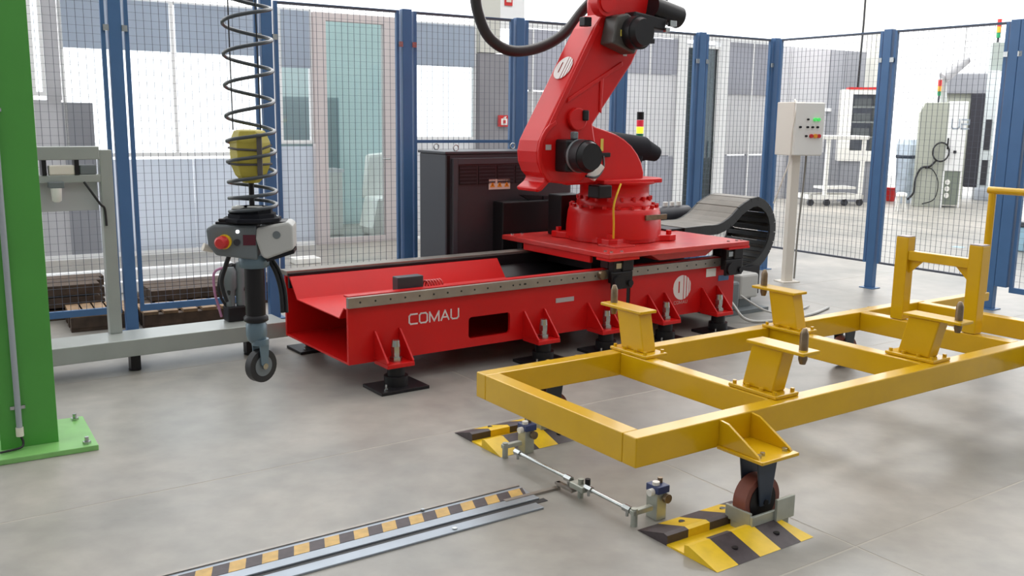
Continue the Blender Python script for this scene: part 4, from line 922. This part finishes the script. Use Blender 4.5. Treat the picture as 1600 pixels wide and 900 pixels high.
for z_ in (.22, .34, .46): T.part('socket', MB().cyl((.70, -.002, z_), (.70, -.03, z_), .05), WHT)
T.part('door_handle', MB().box(.615, .645, -.04, -.02, 1.05, 1.25).box(.76, .82, -.04, -.02, .98, 1.03), BLKG)
def signal(f, x, y, z0, lab, s=1.0, pole=.12):
    T = Thing('signal_tower', f, (x, y, z0), lab, 'signal lamp')
    T.part('pole', MB().cyl((x, y, z0), (x, y, z0+pole), .018*s), DKG); z = z0+pole
    T.part('green_lens', MB().cyl((x, y, z), (x, y, z+.08*s), .03*s), GRNE); T.part('orange_lens', MB().cyl((x, y, z+.08*s), (x, y, z+.17*s), .032*s), ORG); T.part('red_lens', MB().cyl((x, y, z+.17*s), (x, y, z+.28*s), .032*s), REDP)
signal(f, .30, .22, 1.885, 'small red and orange signal tower on top of the U2 machine cabinet')
T = Thing('cable_coil', f, (.0, 0, .0), 'coiled black cable hanging on the machine cabinet marked U2', 'cable')
cc = []
for i in range(60):
    a = i*2*pi/20; cc.append((.50+.17*cos(a), -.05-.0005*i, 1.0+.17*sin(a)))
T.o.scale = (.8, .8, 1); T.part('coil', MB().tube(cc, .016, n=6), BLK)
T.part('tail', MB().tube(spline([(.42, -.05, .85), (.30, -.05, .74), (.12, -.05, .70), (.02, -.05, .50), (.0, -.06, .25), (-.12, -.06, .12)]), .022, n=6), BLK)
T.part('tail', MB().tube(spline([(.2, -.05, .7), (.36, -.05, .68), (.5, -.05, .45), (.45, -.05, .15), (.2, -.05, .05)]), .010, n=6), BLK)
f = Frame(at(1466, 310), -20)
T = Thing('machine_tool', f, (0, 0, 0), 'dark-topped white machine tool behind the cabinet marked U2', 'machine')
T.o.scale = (.72, .8, 1); T.part('top_housing', MB().box(-.22, .95, 0, .9, 2.10, 2.50), PGR3, bevel=.02)
T.part('dark_column', MB().box(.62, .95, -.02, .9, .25, 2.10), mat('dark_machine', (.03, .03, .04), .4), bevel=.01)
T.part('body', MB().box(-.1, .60, .1, .9, 0, 2.10), MACH)
T.part('side_body', MB().box(.95, 1.25, 0, .9, 0, 2.55), mat('pale_machine', (.55, .60, .62), .4), bevel=.01)
T.part('window', MB().box(1.02, 1.18, -.02, 0, 1.0, 1.6), DKG); T.part('window', MB().box(1.02, 1.18, -.02, 0, .3, .8), DKG)
T.part('apron', MB().box(.9, 1.5, -.15, 0, 0, .25), PBL, bevel=.02)
T.part('coolant_tower', MB().box(1.05, 1.32, .2, .8, 2.55, 3.10), mat('tower_grey', (.30, .34, .32), .5))
T.part('panel_arm', MB().box(1.25, 1.5, -.1, .05, .8, .9), WHT)
signal(f, .85, .4, 3.105, 'red signal tower on the tall machine tool at the far right', 1.3, .1)
f2 = Frame(at(1547, 316), -20)
T = Thing('white_machine', f2, (.3, .3, 0), 'white machine enclosure left of the wide fence post', 'machine')
T.part('body', MB().box(0, .40, 0, .4, 0, 2.2), WHT, bevel=.02); T.part('window', MB().box(.05, .3, -.02, 0, 1.3, 1.9), PBL); T.part('pump', MB().cyl((.15, -.1, .1), (.15, -.1, .8), .08), PBL); T.part('top_box', MB().box(.1, .40, .1, .4, 2.2, 2.55), WFR)
f = Frame(at(1388, 318), -20)
T = Thing('wrapped_bale', f, (.2, .2, 0), 'bundle wrapped in bluish stretch film left of the machine cabinet', 'bundle')
T.part('film', MB().lathe((.27, .3, 0), [(.13, .0), (.17, .3), (.20, .8), (.21, 1.1), (.17, 1.2)], n=9, smooth=False), FILM, bevel=.01)
T.part('straps', MB().lathe((.27, .3, 0), [(.204, .85), (.213, .86), (.214, .90), (.205, .91)], n=9, smooth=False), NAVY)
f = Frame(at(1405, 331), 10)
T = Thing('plastic_stool', f, (.08, .1, 0), 'small white plastic stool on the floor left of the machine cabinet', 'stool')
T.part('seat', MB().lathe((.08, .1, 0), [(.09, .26), (.09, .31), (.05, .33)]), WHT)
for a in (.5, 2.1, 3.7, 5.3): T.part('leg', MB().cyl((.08+.06*cos(a), .1+.06*sin(a), .26), (.08+.09*cos(a), .1+.09*sin(a), 0), .015), WHT)
for i, (px, lb) in enumerate(((1362, 'small red bin on the far floor left of the right fence post'), (1391, 'small red bin on the far floor right of the right fence post'))):
    f = Frame(at(px, 314), 0); T = Thing('red_bin', f, (0, 0, 0), lb, 'bin')
    T.part('body', MB().lathe((0, 0, 0), [(.08, 0), (.11, .24)]), REDP); T.part('rim', MB().lathe((0, 0, 0), [(.12, .24), (.12, .265)]), REDP)
# service arm standing on the machine cabinet
g = at(1425, 322); f = Frame((g[0], g[1]+.2), 0)
def vp(px, py, ref=f):
    r = ray(px, py); t = (ref.o.y-EYE.y)/r.y; p = EYE+r*t; return f.L(p)
q = vp(1474, 160)
T = Thing('service_arm', f, (q.x, 0, 1.9), 'grey articulated service arm rising above the machine cabinet', 'arm')
T.part('post', MB().cyl((q.x, 0, 1.887), vp(1474, 122), .06), mat('arm_grey', (.5, .52, .52), .4))
T.part('arm_tube', MB().cyl(vp(1474, 122), vp(1512, 92), .11, .08), PGR2)
T.part('drop_tube', MB().cyl(vp(1508, 92), vp(1511, 40), .045), WFR)
# things outside the right fence close to the frame edge
f = Frame(at(1583, 392), -55.46)
T = Thing('parts_crate', f, (.5, .3, 0), 'light blue crate with a dark band for its shadow outside the fence at the right edge', 'crate')
T.part('body', MB().box(0, 1.6, 0, 1.0, 0, .30), LBLU, bevel=.02); T.part('lid', MB().box(-.02, 1.62, -.02, 1.02, .30, .36), DKG2, bevel=.01); T.part('load', MB().box(.05, 1.5, .1, .9, .36, .62), PBL, bevel=.03)  # dark lid stands in for the shadow beneath the pale load
bl = Thing('floor_marking', FF, (8.2, 4, 0), 'faded blue marking tape on the floor outside the right fence', 'floor marking')
a = FF.g(1488, 386); b = FF.g(1530, 389)
bl.part('tape', MB().box(a.x, b.x, a.y-.10, a.y+.02, .0005, .0025), LBLU)
